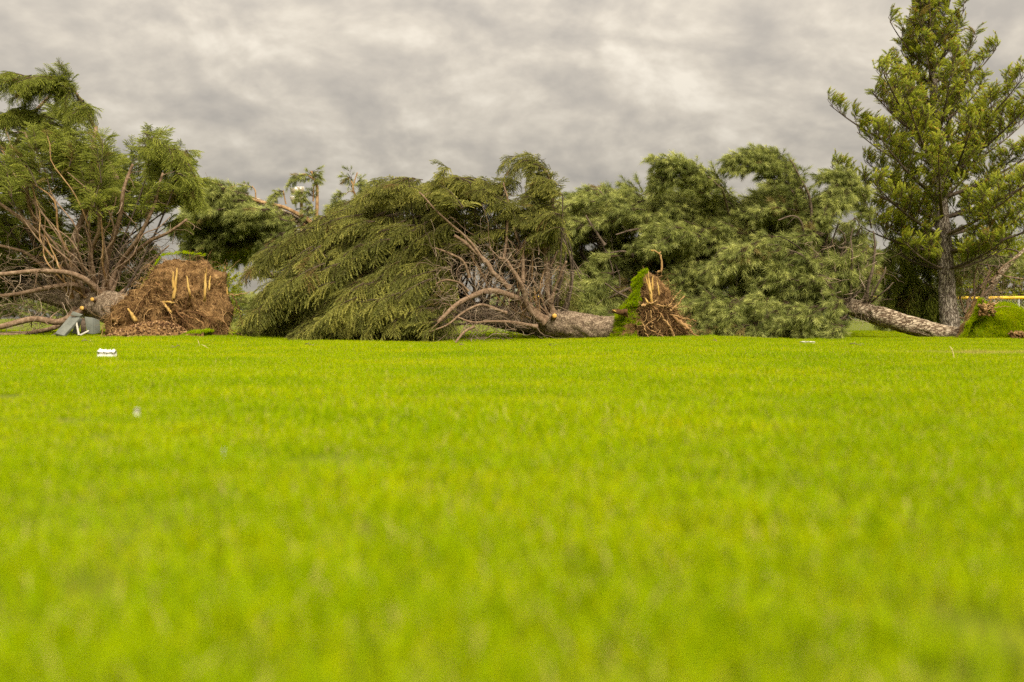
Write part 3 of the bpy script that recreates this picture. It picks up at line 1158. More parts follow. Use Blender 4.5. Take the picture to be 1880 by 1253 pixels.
polyA = [(-90, 200), (20, 205), (70, 205), (110, 165), (150, 185), (205, 218), (235, 238), (280, 236), (325, 275), (362, 300), (372, 345), (345, 410), (318, 440), (265, 395), (225, 420), (150, 470), (60, 470), (-90, 500)]
t1.mass(polyA, 135, lambda x, y, u_: 17.9 + 2.9 * u_, radial(170, 560, 0.15), (0.5, 1.1), arch=0.15, connect=0.05, cl=3, spread=18, droop=0.22, s0=0.85, s1=0.65, spacing=0.10)
t1.mass(polyA, 55, lambda x, y, u_: 18.6 + 2.0 * u_, radial(170, 560, 0.05), (0.5, 1.0), arch=0.1, connect=0.05, cl=1, droop=0.2, s0=0.9, s1=0.65, spacing=0.10)
t1.mass([p for p in polyA if p[1] < 400] + [(225, 400), (60, 390), (-90, 400)], 46, lambda x, y, u_: 17.0 + 1.2 * u_, radial(170, 560, 0.1), (0.4, 0.9), arch=0.15, connect=0.0, cl=2, droop=0.2, s0=0.8, s1=0.6, spacing=0.10)
polyB = [(-90, 380), (230, 400), (300, 440), (290, 520), (250, 560), (150, 560), (60, 600), (-90, 610)]
t1.mass(polyB, 95, lambda x, y, u_: 19.6 + 2.4 * u_, lambda x, y: (-0.5, 0.7, -0.1), (0.7, 1.3), connect=0.2, droop=0.5, s0=0.9, s1=0.7)
t1.mass([(270, 260), (320, 272), (362, 295), (384, 330), (378, 365), (352, 410), (310, 400), (270, 330)], 26, lambda x, y, u_: 17.4 + 1.2 * u_, lambda x, y: (0.45, 0.7, 0), (0.5, 0.9), arch=0.3, connect=0.12, droop=0.7, s0=0.8, s1=0.6)
# the long bough that arches over the top and hangs to the left
t1.limb(path([(215, 330, 18.8), (165, 215, 18.6), (118, 150, 18.4), (60, 142, 18.2), (-20, 158, 18)]), 0.04, 0.012)
rng = t1.rng
arch_ = quad_bez(at(190, 245, 18.5), at(120, 85, 18.3), at(-40, 165, 18.0), 40)
for q in range(34):
    k = int(rng.integers(6, 39))
    p = arch_[k]
    e = p + np.array([rng.normal(-0.18, 0.2), rng.normal(-0.1, 0.25), -rng.uniform(0.05, 0.5)])
    t1.frond(p, (p + e) / 2 + np.array([rng.normal(-0.05, 0.05), 0, 0.1]), e, spacing=0.08, droop=0.4, s0=0.65, s1=0.5)
for q in range(8):
    e = at(rng.uniform(85, 125), rng.uniform(122, 150), 18.3)
    p = at(rng.uniform(100, 140), rng.uniform(160, 190), 18.4)
    t1.frond(p, (p + e) / 2, e, spacing=0.08, droop=0.15, s0=0.6, s1=0.45)
for q in range(14):
    e = at(rng.uniform(-40, 40), rng.uniform(195, 240), 18.2)
    p = at(rng.uniform(40, 100), rng.uniform(190, 230), 18.5)
    t1.frond(p, (p + e) / 2 + np.array([0, 0, 0.1]), e, spacing=0.08, droop=0.4, s0=0.65, s1=0.5)
# thin reddish boughs fanning out through the crown
for q in range(22):
    px, py = rng.uniform(-40, 370), rng.uniform(225, 420)
    if not inside(polyA, (px, py)):
        continue
    sx = rng.uniform(130, 205)
    D1 = rng.uniform(16.9, 18.2)
    mid = at((sx + px) / 2 + rng.normal(0, 22), (545 + py) / 2 + rng.normal(0, 14), 17.4)
    t1.limb([at(sx, 548, 18.0), mid, at(px, py, D1)], rng.uniform(0.014, 0.032), 0.007, mat=M['limb_orange'] if rng.random() < 0.3 else None, twigs=5, wob=0.09)
t1.dead_twigs([(0, 440), (60, 480), (140, 420), (300, 440), (330, 480), (270, 540), (220, 540), (150, 520), (120, 560), (150, 580), (100, 600), (0, 612)], 620, lambda x, y, u_: 17.3 + 2.6 * u_)
t1.finish()

# root plate of the left spruce
rng = np.random.default_rng(21)
out1 = [(198, 618), (203, 600), (222, 572), (248, 548), (272, 512), (295, 478), (312, 470), (345, 468), (376, 472), (386, 494), (402, 510), (418, 536), (430, 568), (430, 600), (424, 622), (380, 628), (320, 628), (260, 630), (215, 628)]
pl1, V1 = plate(t1, out1, 16.9, 0.55, 'soil', center=(318, 570), rough=0.17, seed=31, lean=0.18, back=0.5)
strands('fine_roots', V1, 2600, pl1, rng, L=(0.08, 0.32), r=(0.0015, 0.0045), down=0.35, out=0.25, curl=0.55)
strands('hanging_roots', V1, 150, pl1, rng, L=(0.2, 0.6), r=(0.003, 0.008), down=0.8, out=0.55, curl=0.28, sides=5, seg=10, zcap=0.95)
strands('side_roots', V1, 260, pl1, rng, L=(0.15, 0.5), r=(0.002, 0.006), down=0.25, out=0.2, curl=0.4, qmin=28)
for pts, r0 in (
        ([(320, 560), (336, 585), (352, 600), (366, 612)], 0.022), ([(330, 575), (350, 582), (372, 596), (375, 618)], 0.02),
        ([(345, 572), (372, 580), (392, 590), (404, 612)], 0.018), ([(300, 582), (330, 583), (355, 584)], 0.016),
        ([(225, 575), (212, 596), (200, 616)], 0.02), ([(248, 600), (245, 615), (246, 624)], 0.016),
        ([(338, 560), (336, 590), (338, 612)], 0.016), ([(385, 585), (386, 604), (388, 620)], 0.018),
        ([(400, 525), (412, 500), (416, 482)], 0.018), ([(285, 518), (296, 530), (306, 542)], 0.022),
        ([(425, 540), (440, 570), (444, 595)], 0.012), ([(295, 555), (312, 575), (326, 605)], 0.014),
        ([(360, 570), (375, 575), (410, 590), (425, 615)], 0.014), ([(410, 545), (438, 540), (460, 537)], 0.012)):
    D0 = 16.32
    root(pl1, [at(x, y, D0 - 0.02 * k) for k, (x, y) in enumerate(pts)], r0 * 0.8, r0 * 0.35, tint=rng.uniform(0.2, 0.75), rng=rng)
for top, bot, w in (((326, 493), (319, 545), 0.085), ((318, 500), (318, 528), 0.06), ((343, 505), (348, 541), 0.055), ((378, 494), (376, 543), 0.07),
                    ((386, 508), (384, 530), 0.05), ((417, 527), (417, 540), 0.035), ((301, 556), (313, 574), 0.07), ((236, 568), (250, 590), 0.10), ((296, 553), (318, 556), 0.05)):
    splinter(pl1, top, bot, w, 16.33, rng)
# green turf edge seen along the left rim and top
e = np.array([at(x, y, 17.15) for x, y in ((205, 600), (222, 572), (250, 546), (272, 510), (296, 474), (312, 467), (345, 465), (378, 470))])
e = bez(e, 60)
sheet = np.stack([e + np.array([0.02, -0.10, -0.02]), e + np.array([-0.03, 0.05, 0.03]), e + np.array([-0.02, 0.3, -0.05])], 0)
p_, n_ = sample_sheet(sheet[:2], 240, rng)
turf('turf', p_, np.tile([-0.6, 0.1, 0.8], (len(p_), 1)), pl1, 0.4, 5)


# soil heap in front of the root plate
def soil_heap():
    rng = np.random.default_rng(77)
    root_ = empty('soil_heap', at(265, 624, 16.0))
    tag(root_, 'low heap of crumbled brown soil spilled at the foot of the wide root plate', 'soil')
    n = 46
    X, Y = np.meshgrid(np.linspace(-1, 1, n), np.linspace(-1, 1, n))
    c = at(268, 624, 15.95)
    wx, wy = 0.72, 0.42
    x = c[0] + X * wx
    y = c[1] + Y * wy
    h = np.clip(1 - X ** 2 - Y ** 2, 0, 1) ** 0.8
    f_ = fbm(np.stack([x * 5, y * 5, 0 * x], -1), 4, 3)
    z = ground_z(x, y) - 0.03 + h * (0.23 + 0.05 * f_) * (1.0 + 0.45 * X)
    mb = MB()
    i = (np.arange(n - 1)[:, None] * n + np.arange(n - 1)[None, :]).reshape(-1, 1)
    mb.add(np.stack([x, y, z], -1).reshape(-1, 3), i + np.array([[0, 1, n + 1, n]]))
    mb.build('mound', M['soil'], root_, True)
    cr = MB()
    for k in range(900):
        a, r = rng.uniform(0, 6.28), math.sqrt(rng.random()) * 1.05
        px, py = c[0] + math.cos(a) * r * wx, c[1] + math.sin(a) * r * wy
        hh = max(0, 1 - r * r) ** 0.8
        pz = float(ground_z(px, py)) - 0.01 + hh * 0.24 * (1 + 0.45 * math.cos(a) * r)
        s = rng.uniform(0.008, 0.026)
        v = unit(rng.normal(0, 1, (4, 3))) * s
        v = np.array([[1, 0, 0], [-1, 0, 0], [0, 1, 0], [0, -1, 0], [0, 0, 1], [0, 0, -1]], float) * s * rng.uniform(0.6, 1.3, (6, 1))
        f6 = [[0, 2, 4], [2, 1, 4], [1, 3, 4], [3, 0, 4], [2, 0, 5], [1, 2, 5], [3, 1, 5], [0, 3, 5]]
        cr.add(v + np.array([px, py, pz]), f6, rng.uniform(0, 1) ** 1.5)
    o = cr.build('soil_crumbs', M['crumb'], root_)
    o['kind'] = 'stuff'


soil_heap()


def turf_flap():
    rng = np.random.default_rng(78)
    root_ = empty('turf_flap', at(350, 618, 15.9))
    tag(root_, 'small lifted flap of green turf with dark soil under it, before the wide root plate', 'turf')
    c0, c1 = at(318, 618, 15.8), at(374, 607, 15.8)
    n = 24
    t = np.linspace(0, 1, n)
    top = np.outer(1 - t, c0) + np.outer(t, c1)
    top[:, 2] = np.maximum(ground_z(top[:, 0], top[:, 1]) + 0.005, 0)
    top[:, 2] += 0.11 * t ** 1.2 * (1 - 0.15 * np.sin(t * 9))
    rows = []
    for k, (dy, dz) in enumerate(((0.0, -0.20), (0.0, -0.03), (0.0, 0.0), (0.25, 0.02), (0.5, 0.0), (0.6, -0.2))):
        r_ = top.copy()
        r_[:, 1] += dy + 0.02 * rng.normal(0, 1, n) * (k == 1)
        r_[:, 2] += dz * (0.3 + t) if dz < 0 else dz
        rows.append(r_)
    V = np.array(rows)
    mb = MB()
    i = (np.arange(len(rows) - 1)[:, None] * n + np.arange(n - 1)[None, :]).reshape(-1, 1)
    mb.add(V.reshape(-1, 3), i + np.array([[0, 1, n + 1, n]]))
    mb.build('sod', M['soil'], root_)
    p_, n_ = sample_sheet(V[2:5], 260, rng)
    turf('turf', p_, np.tile([0, -0.25, 1.0], (len(p_), 1)), root_, 0.7, 8)


turf_flap()


# crushed grey box under the left trunk
def crushed_box():
    g = rough_mat('grey_painted_metal', (0.10, 0.105, 0.088), (0.155, 0.16, 0.135), (0.20, 0.20, 0.17), scale=5, bump=0.05, rough=0.5, spec=0.4)
    w = rough_mat('pale_post', (0.35, 0.32, 0.26), (0.48, 0.44, 0.36), (0.55, 0.5, 0.42), scale=8, bump=0.1, rough=0.5)
    r_ = empty('crushed_box', at(145, 615, 17.0))
    tag(r_, 'crushed grey green box with splayed panels, under the trunk beside the wide root plate', 'box')

    def panel(q, D, th=0.035, name='panel', mat=g, Ds=None):
        P = np.array([at(x, y, D if Ds is None else Ds[k]) for k, (x, y) in enumerate(q)])
        nrm = unit(np.cross(P[1] - P[0], P[3] - P[0]))
        if nrm[1] > 0:
            nrm = -nrm
        mb = MB()
        mb.add(np.vstack([P, P - nrm * th]), [[0, 1, 2, 3], [4, 7, 6, 5], [0, 4, 5, 1], [1, 5, 6, 2], [2, 6, 7, 3], [3, 7, 4, 0]])
        o = mb.build(name, mat, r_)
        bv = o.modifiers.new('bevel', 'BEVEL')
        bv.width = 0.006
        bv.segments = 2
        return o
    panel([(101, 612), (117, 616), (147, 583), (128, 580)], 16.75, Ds=[16.6, 16.55, 16.9, 17.0], th=0.06)
    panel([(129, 579), (146, 582.5), (151, 578), (133, 572)], 16.9, th=0.05, name='lid')
    panel([(131, 612), (141, 614), (150, 586), (143, 583)], 17.05, th=0.03)
    panel([(155, 582), (171, 584), (171, 614), (160, 613)], 17.0, th=0.05)
    panel([(172.5, 584), (183, 588), (185, 611), (172.5, 614)], 17.0, Ds=[17.0, 17.1, 17.1, 17.0], th=0.05)
    panel([(148, 584), (156, 585), (158, 612), (148, 614)], 17.25, th=0.02, name='inner_board', mat=M['limb_dark'])
    for a, b in (((140, 592, 16.85), (145, 616, 16.75)), ((147, 616, 16.8), (163, 608, 16.9))):
        mb = MB()
        p0, p1 = at(*a), at(*b)
        mb.tube(np.array([p0, p0 * 0.5 + p1 * 0.5, p1]), [0.018, 0.018, 0.018], 8)
        mb.add(*[np.array([p1 + [-.02, -.02, 0], p1 + [.02, -.02, 0], p1 + [.02, .02, 0.0], p1 + [-.02, .02, 0]]), [[0, 1, 2, 3]]])
        mb.build('leg', w, r_, True)


crushed_box()

# ================================================================== 2. uprooted spruce in the centre
t2 = Tree('fallen_spruce', 'long drooping fallen spruce lying leftwards from the tall narrow root plate in the middle', at(1100, 625, 18), 'spruce', 12)
t2.trunk(path([(1150, 603, 18.0), (1090, 603, 18.0), (1020, 594, 18.15), (960, 590, 18.6), (800, 560, 19.6), (600, 520, 21), (450, 500, 22)]), [0.235, 0.235, 0.265, 0.23, 0.19, 0.12, 0.05], 'bark_spruce', rough=0.09)
t2.limb(path([(1000, 588, 17.9), (970, 565, 17.7), (945, 548, 17.6), (905, 535, 17.4), (870, 545, 17.2), (840, 560, 17.0), (805, 590, 16.9)]), 0.075, 0.035, twigs=10)
t2.limb(path([(998, 592, 17.8), (972, 570, 17.6), (960, 530, 17.5), (945, 500, 17.5), (930, 478, 17.5), (915, 474, 17.5)]), 0.06, 0.02, twigs=9)
t2.limb(path([(1016, 575, 18), (1008, 540, 17.9), (1003, 480, 17.9), (1000, 430, 17.9), (990, 380, 17.9)]), 0.055, 0.025, twigs=8)
t2.limb(path([(1010, 578, 18.1), (1008, 500, 18.2), (1010, 420, 18.3), (1013, 350, 18.3), (1000, 315, 18.3), (975, 300, 18.2)]), 0.06, 0.018, twigs=4)
t2.limb(path([(1012, 555, 17.9), (1025, 515, 17.8), (1040, 480, 17.7)]), 0.035, 0.02, twigs=9)
t2.limb(path([(1011, 490, 17.9), (1018, 475, 17.9), (1022, 462, 17.9)]), 0.018, 0.01, twigs=2)
t2.limb(path([(960, 520, 17.6), (958, 460, 17.7), (945, 425, 17.7), (940, 415, 17.7)]), 0.035, 0.018, twigs=7)
t2.limb(path([(935, 530, 17.6), (905, 500, 17.5), (890, 480, 17.5), (855, 445, 17.4), (835, 432, 17.3)]), 0.05, 0.03, twigs=5)
t2.limb(path([(890, 482, 17.5), (862, 440, 17.4), (832, 412, 17.3), (800, 385, 17.2), (770, 355, 17.2)]), 0.03, 0.012, twigs=5)
t2.limb(path([(862, 510, 17.3), (850, 480, 17.2), (820, 465, 17.1), (800, 455, 17.0)]), 0.03, 0.012, twigs=4)
t2.limb(path([(860, 535, 17.2), (845, 520, 17.1), (820, 515, 17.0), (800, 522, 17.0)]), 0.022, 0.012, twigs=5)
t2.limb(path([(925, 480, 17.8), (930, 420, 17.8), (932, 370, 17.8), (926, 335, 17.8)]), 0.03, 0.012, twigs=4)
t2.limb(path([(985, 600, 17.6), (940, 592, 17.3), (900, 590, 17.1), (870, 592, 17.0), (838, 582, 16.9)]), 0.035, 0.014, twigs=8)
t2.limb(path([(870, 600, 16.9), (850, 612, 16.7), (836, 630, 16.5)]), 0.025, 0.018, twigs=2)
t2.limb(path([(930, 575, 17.4), (880, 560, 17.2), (830, 590, 17), (790, 612, 16.9)]), 0.03, 0.012, twigs=8)
cut_stub(t2, at(1017, 582, 17.86), (0.1, -1, 0.25), 0.042)


def depth2(x, y, u_):
    # a lying cone: the sides reach towards the viewer lower down
    low = np.clip((y - 330) / 300, 0, 1)
    return 20.2 - 3.4 * low ** 0.8 * (0.35 + 0.65 * u_) - 0.4 * u_


def sweep2(x, y):
    # boughs sweep from the upper right to the lower left
    s = np.clip((y - 300) / 320, 0, 1)
    return -0.9 + 0.1 * s, 0.36 + 0.22 * s, -0.3


poly2 = [(425, 560), (440, 500), (500, 455), (560, 425), (600, 385), (660, 362), (700, 335), (745, 325), (800, 340), (835, 335), (850, 430), (835, 520), (840, 600), (830, 628), (600, 628), (430, 615)]
t2.mass(poly2, 200, depth2, sweep2, (0.8, 1.6), arch=0.16, connect=0.3, cl=4, spread=14, droop=0.5, side=0.75, s0=1.15, s1=0.8, spacing=0.115)
t2.mass([(432, 560), (600, 560), (820, 560), (825, 630), (600, 632), (436, 624)], 50, lambda x, y, u_: 16.9 + 2.2 * u_, lambda x, y: (-0.85, 0.35, -0.3), (0.6, 1.1), connect=0.1, cl=1, droop=0.4, side=0.75, s0=1.0, s1=0.75)
t2.mass(poly2, 46, lambda x, y, u_: 20.2 + 1.2 * u_, sweep2, (0.8, 1.4), connect=0.1, cl=1, droop=0.5, side=0.75, s0=1.2, s1=0.9, spacing=0.1)
poly2b = [(780, 330), (835, 325), (860, 330), (925, 330), (960, 320), (1010, 330), (1040, 365), (1040, 470), (1000, 480), (960, 460), (900, 470), (850, 440), (790, 440)]
t2.mass(poly2b, 90, lambda x, y, u_: 17.3 + 2.8 * u_, lambda x, y: (-0.5, -0.1, -0.1), (0.5, 1.1), arch=0.2, connect=0.3, droop=0.45, s0=0.9, s1=0.6)
t2.mass(poly2b, 26, lambda x, y, u_: 18.2 + 1.8 * u_, lambda x, y: (-0.5, 0.1, -0.1), (0.4, 0.9), arch=0.2, connect=0.0, cl=1, droop=0.45, s0=0.95, s1=0.7, spacing=0.1)
poly2c = [(820, 440), (1040, 440), (1060, 560), (1060, 610), (960, 618), (820, 618)]
t2.mass(poly2c, 60, lambda x, y, u_: 19.2 + 1.6 * u_, lambda x, y: (-0.3, 0.5, 0), (0.5, 1.0), droop=0.6, s0=0.8, s1=0.6)
for a, c, b in (((1014, 372, 18.3), (1020, 300, 18.2), (975, 284, 18.1)), ((1008, 330, 18.3), (975, 268, 18.2), (930, 318, 18.0)), ((1000, 312, 18.4), (950, 268, 18.3), (922, 300, 18.2)),
                ((1005, 345, 18.5), (985, 290, 18.4), (955, 300, 18.3)), ((985, 300, 18.1), (955, 282, 18.0), (945, 322, 17.9)), ((990, 310, 18.0), (980, 285, 17.9), (968, 330, 17.8)), ((1010, 350, 18.2), (1000, 315, 18.1), (985, 340, 17.9))):
    t2.frond(at(*a), at(*c), at(*b), spacing=0.09, droop=0.5, s0=0.7, s1=0.55)
for a, c, b in (((720, 372, 18.6), (700, 335, 18.4), (668, 362, 18.2)), ((800, 362, 18.6), (745, 330, 18.4), (700, 342, 18.2)), ((875, 362, 18.8), (825, 332, 18.6), (792, 345, 18.4)),
                ((905, 368, 18.6), (870, 332, 18.5), (838, 340, 18.3)), ((930, 370, 18.4), (880, 322, 18.4), (850, 345, 18.2)), ((610, 410, 19), (600, 385, 18.8), (560, 432, 18.4))):
    t2.frond(at(*a), at(*c), at(*b), spacing=0.065, droop=0.5, s0=0.9, s1=0.6)
t2.dead_twigs([(800, 470), (880, 440), (1000, 470), (1040, 480), (1045, 540), (1010, 560), (960, 570), (1000, 615), (900, 628), (790, 628)], 850, lambda x, y, u_: 16.9 + 2.2 * u_, L=(0.2, 0.75), r=(0.002, 0.0065))
rng = t2.rng
for q in range(15):
    px, py = rng.uniform(820, 1035), rng.uniform(345, 500)
    sx = rng.uniform(940, 1020)
    t2.limb([at(sx, 585, 18.0), at((sx + px) / 2 + rng.normal(0, 14), (585 + py) / 2 + rng.normal(0, 12), 17.8), at(px, py, rng.uniform(17.3, 18.3))], rng.uniform(0.012, 0.026), 0.006, mat=M['limb_orange'] if rng.random() < 0.3 else None, twigs=5, wob=0.08)
t2.finish()

# root plate of the centre spruce
rng = np.random.default_rng(22)
out2 = [(1128, 622), (1132, 606), (1150, 585), (1158, 555), (1170, 525), (1180, 503), (1190, 498), (1205, 500), (1215, 508), (1226, 525), (1232, 550), (1238, 572), (1247, 590), (1260, 612), (1266, 622), (1240, 626), (1190, 628), (1150, 628)]
pl2, V2 = plate(t2, out2, 18.05, 0.5, 'soil', center=(1195, 580), rough=0.13, seed=41, lean=0.12, back=0.9)
strands('fine_roots', V2, 2200, pl2, rng, L=(0.08, 0.32), r=(0.0015, 0.004), down=0.35, out=0.25, curl=0.55)
strands('hanging_roots', V2, 230, pl2, rng, L=(0.15, 0.5), r=(0.0025, 0.008), down=0.5, out=0.4, curl=0.42, sides=5, seg=9, pull=np.array([0.5, 0, 0]), zcap=0.8)
strands('side_roots', V2, 90, pl2, rng, L=(0.15, 0.45), r=(0.002, 0.006), down=0.1, out=0.2, curl=0.4, qmin=28, pull=np.array([0.5, 0, 0.1]))
for pts, r0 in (
        ([(1208, 500), (1214, 495), (1214, 475), (1210, 465), (1201, 461)], 0.022), ([(1230, 570), (1245, 560), (1256, 545)], 0.02),
        ([(1225, 565), (1240, 545), (1250, 535)], 0.014), ([(1235, 580), (1255, 600), (1275, 615), (1294, 620)], 0.022),
        ([(1230, 578), (1262, 586), (1278, 590)], 0.014), ([(1198, 562), (1208, 570), (1208, 585)], 0.018),
        ([(1222, 545), (1226, 520), (1225, 508)], 0.012), ([(1185, 600), (1205, 612), (1228, 624)], 0.014),
        ([(1195, 570), (1196, 595), (1194, 600)], 0.014), ([(1210, 575), (1230, 600), (1240, 622)], 0.018),
        ([(1238, 585), (1262, 602), (1270, 612)], 0.04), ([(1180, 590), (1185, 610), (1192, 624)], 0.012),
        ([(1205, 560), (1230, 562), (1243, 568)], 0.016), ([(1178, 562), (1192, 558), (1206, 552)], 0.02),
        ([(1225, 590), (1234, 610), (1240, 620)], 0.014), ([(1245, 590), (1268, 598), (1262, 610)], 0.014)):
    D0 = 17.5
    root(pl2, [at(x, y, D0 - 0.02 * k) for k, (x, y) in enumerate(pts)], r0, r0 * 0.5, tint=rng.uniform(0.5, 1.0), rng=rng)
for top, bot, w in (((1190, 502), (1196, 552), 0.085), ((1184, 503), (1193, 535), 0.05), ((1198, 503), (1198, 530), 0.05), ((1206, 511), (1210, 540), 0.04), ((1184, 547), (1189, 556), 0.05), ((1201, 461), (1196, 460), 0.04)):
    splinter(pl2, top, bot, w, 17.50, rng)
# turf slab on the left flank
edge_ = np.array([at(x, y, 17.75) for x, y in ((1119, 623), (1127, 600), (1136, 578), (1150, 556), (1160, 536), (1170, 516), (1176, 506))])
edge_ = bez(edge_, 40)
wd = np.interp(np.linspace(0, 1, 40), [0, .25, .5, .75, 1], [0.42, 0.44, 0.26, 0.12, 0.04])
sheet = np.stack([edge_ + np.stack([wd, -0.12 + 0 * wd, 0 * wd], 1), edge_ + np.stack([wd * 0.4, -0.06 + 0 * wd, 0.02 + 0 * wd], 1), edge_, edge_ + np.array([0.05, 0.4, -0.03]), edge_ + np.array([0.2, 0.8, -0.1])], 0)
sheet = sheet + 0.10 * np.stack([fbm(sheet * 6, 3, 60 + k_) for k_ in range(3)], -1)
mb = MB()
i_ = (np.arange(4)[:, None] * 40 + np.arange(39)[None, :]).reshape(-1, 1)
mb.add(sheet.reshape(-1, 3), i_ + np.array([[0, 1, 41, 40]]))
sod2 = mb.build('sod', M['soil'], pl2)
p_, n_ = sample_sheet(sheet, 900, rng)
keep = ~((np.abs(p_[:, 2] - at(0, 600, 17.7)[2]) < 0.05) & (p_[:, 1] < 17.72) & (p_[:, 0] > at(1140, 0, 17.7)[0]))
p_ = p_[keep]
turf('turf', p_, np.tile([-0.6, -0.4, 0.6], (len(p_), 1)) + rng.normal(0, 0.3, p_.shape), pl2, 0.8, 6)
pp = np.column_stack([rng.uniform(at(1118, 0, 17.4)[0], at(1172, 0, 17.4)[0], 160), rng.uniform(17.2, 17.5, 160), np.zeros(160)])
pp[:, 2] = ground_z(pp[:, 0], pp[:, 1]) + 0.0
turf('turf', pp, np.tile([0, 0, 1.0], (160, 1)), pl2, 1.1, 61)
root(pl2, path([(1150, 576, 17.6), (1138, 572, 17.5), (1127, 570, 17.45)]), 0.06, 0.035, tint=0.3, rng=rng)
splinter(pl2, (1124, 569), (1130, 572), 0.035, 17.42, rng)

# ================================================================== 3. fallen pine far behind on the left
t3 = Tree('fallen_pine', 'fallen pine with pale broken trunk propped above the drooping spruce, floodlights behind', at(760, 600, 24), 'pine', 13, limb='limb_orange')
t3.trunk(path([(800, 560, 24), (700, 480, 24), (640, 445, 24), (595, 428, 24.1), (545, 405, 24.2), (480, 372, 24.4), (420, 350, 24.6)]), [0.2, 0.17, 0.15, 0.13, 0.11, 0.07, 0.03], 'bark_pine', sides=28)
t3.limb(path([(582, 422, 24), (560, 400, 24), (530, 385, 24), (480, 372, 24), (430, 352, 24), (385, 335, 24)]), 0.07, 0.02, twigs=4)
t3.limb(path([(580, 435, 24), (582, 395, 24), (582, 350, 24), (577, 328, 24), (571, 315, 24)]), 0.05, 0.025)
t3.limb(path([(577, 330, 24), (560, 320, 24), (545, 325, 24)]), 0.025, 0.012)
t3.limb(path([(575, 370, 24), (576, 345, 24), (580, 333, 24)]), 0.02, 0.012)
t3.limb(path([(588, 440, 24), (590, 425, 24), (588, 410, 24)]), 0.03, 0.02)
t3.limb(path([(655, 420, 25), (652, 365, 25), (648, 345, 25), (646, 332, 25)]), 0.035, 0.02)
t3.limb(path([(648, 345, 25), (652, 330, 25), (656, 317, 25)]), 0.02, 0.014)
t3.limb(path([(650, 352, 25), (641, 352, 25), (634, 358, 25)]), 0.012, 0.008)
t3.limb(path([(560, 412, 24), (520, 430, 23.8), (480, 440, 23.6), (450, 458, 23.4)]), 0.03, 0.012, twigs=3)
t3.limb(path([(540, 404, 24), (500, 408, 23.8), (460, 410, 23.6), (420, 425, 23.5)]), 0.03, 0.012, twigs=3)
t3.limb(path([(525, 375, 24), (522, 360, 24), (520, 350, 24)]), 0.02, 0.012)
t3.limb(path([(470, 365, 24), (468, 350, 24), (463, 342, 24)]), 0.02, 0.012)
t3.limb(path([(560, 432, 24), (535, 455, 23.8), (505, 470, 23.7), (490, 480, 23.6)]), 0.025, 0.01, twigs=2)
poly3 = [(345, 370), (375, 345), (410, 338), (440, 352), (475, 372), (520, 395), (545, 420), (540, 455), (500, 472), (430, 478), (360, 470), (335, 430)]
t3.mass(poly3, 45, lambda x, y, u_: 22.6 + 2.6 * u_, lambda x, y: (-0.85, 0.25, -0.1), (0.5, 1.0), connect=0.0, cl=1, droop=0.25, side=0.6, s0=1.2, s1=1.0, spacing=0.13)
t3.mass(poly3, 70, lambda x, y, u_: 22.8 + 3.0 * u_, lambda x, y: (-0.85, 0.25, -0.1), (0.6, 1.3), arch=0.1, connect=0.12, droop=0.25, side=0.6, s0=1.2, s1=1.0, spacing=0.12)
for a, c, b in (((577, 330, 24), (555, 312, 24), (535, 332, 23.9)), ((575, 362, 24), (562, 345, 24), (550, 358, 23.9)), ((576, 380, 24), (570, 372, 24), (558, 392, 23.9)), ((571, 315, 24), (578, 312, 24), (580, 326, 24)),
                ((520, 352, 24), (510, 345, 24), (498, 366, 24)), ((463, 345, 24), (450, 335, 24), (435, 352, 24)), ((646, 332, 25), (642, 318, 25), (640, 330, 25)),
                ((660, 352, 25), (672, 340, 25), (672, 356, 25)), ((636, 357, 25), (628, 352, 25), (618, 362, 25)), ((655, 337, 25), (660, 330, 25), (662, 336, 25)), ((574, 398, 24), (578, 390, 24), (582, 402, 24)), ((645, 365, 25), (660, 362, 25), (668, 366, 25)),
                ((640, 372, 25), (625, 365, 25), (610, 378, 25))):
    t3.frond(at(*a), at(*c), at(*b), spacing=0.09, droop=0.7, s0=0.8, s1=0.75)
t3.finish()

# ================================================================== 4. fallen pine behind, in the middle
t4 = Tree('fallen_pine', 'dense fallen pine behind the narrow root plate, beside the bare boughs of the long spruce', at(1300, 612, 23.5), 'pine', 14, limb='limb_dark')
t4.trunk(path([(1480, 600, 24.2), (1330, 560, 23.6), (1200, 470, 23), (1100, 440, 22.6), (1020, 420, 22.2)]), [0.2, 0.18, 0.15, 0.1, 0.04], 'bark_pine', sides=26)
poly4 = [(1020, 385), (1060, 362), (1090, 348), (1130, 345), (1175, 362), (1215, 360), (1290, 380), (1340, 420), (1340, 615), (1230, 622), (1050, 615), (1030, 560), (1025, 470)]
t4.mass(poly4, 165, lambda x, y, u_: 22.4 - 2.2 * np.clip((y - 350) / 260, 0, 1) * (0.4 + 0.6 * u_) + 1.6 * (1 - u_), lambda x, y: (-0.85, 0.02 + 0.35 * (y - 350) / 270, -0.2), (0.6, 1.3), arch=0.2, connect=0.35, droop=0.22, side=0.55, s0=1.4, s1=1.1, spacing=0.20)
for pts in ([(1180, 520, 21), (1130, 540, 20.6), (1095, 560, 20.4)], [(1210, 430, 21), (1170, 420, 20.7), (1130, 432, 20.5)], [(1200, 560, 20.6), (1150, 545, 20.4), (1110, 520, 20.2)],
            [(1160, 470, 21), (1145, 462, 20.7), (1120, 464, 20.6)], [(1110, 450, 20.9), (1090, 420, 20.8), (1075, 395, 20.8)], [(1150, 390, 21.2), (1120, 372, 21), (1100, 350, 21)]):
    t4.limb(path(pts), 0.04, 0.012, twigs=3)
t4.mass(poly4, 80, lambda x, y, u_: 20.8 + 2.4 * u_, lambda x, y: (-0.8, 0.25, -0.1), (0.6, 1.2), arch=0.2, connect=0.1, cl=1, droop=0.25, side=0.6, s0=1.25, s1=1.0, spacing=0.13)
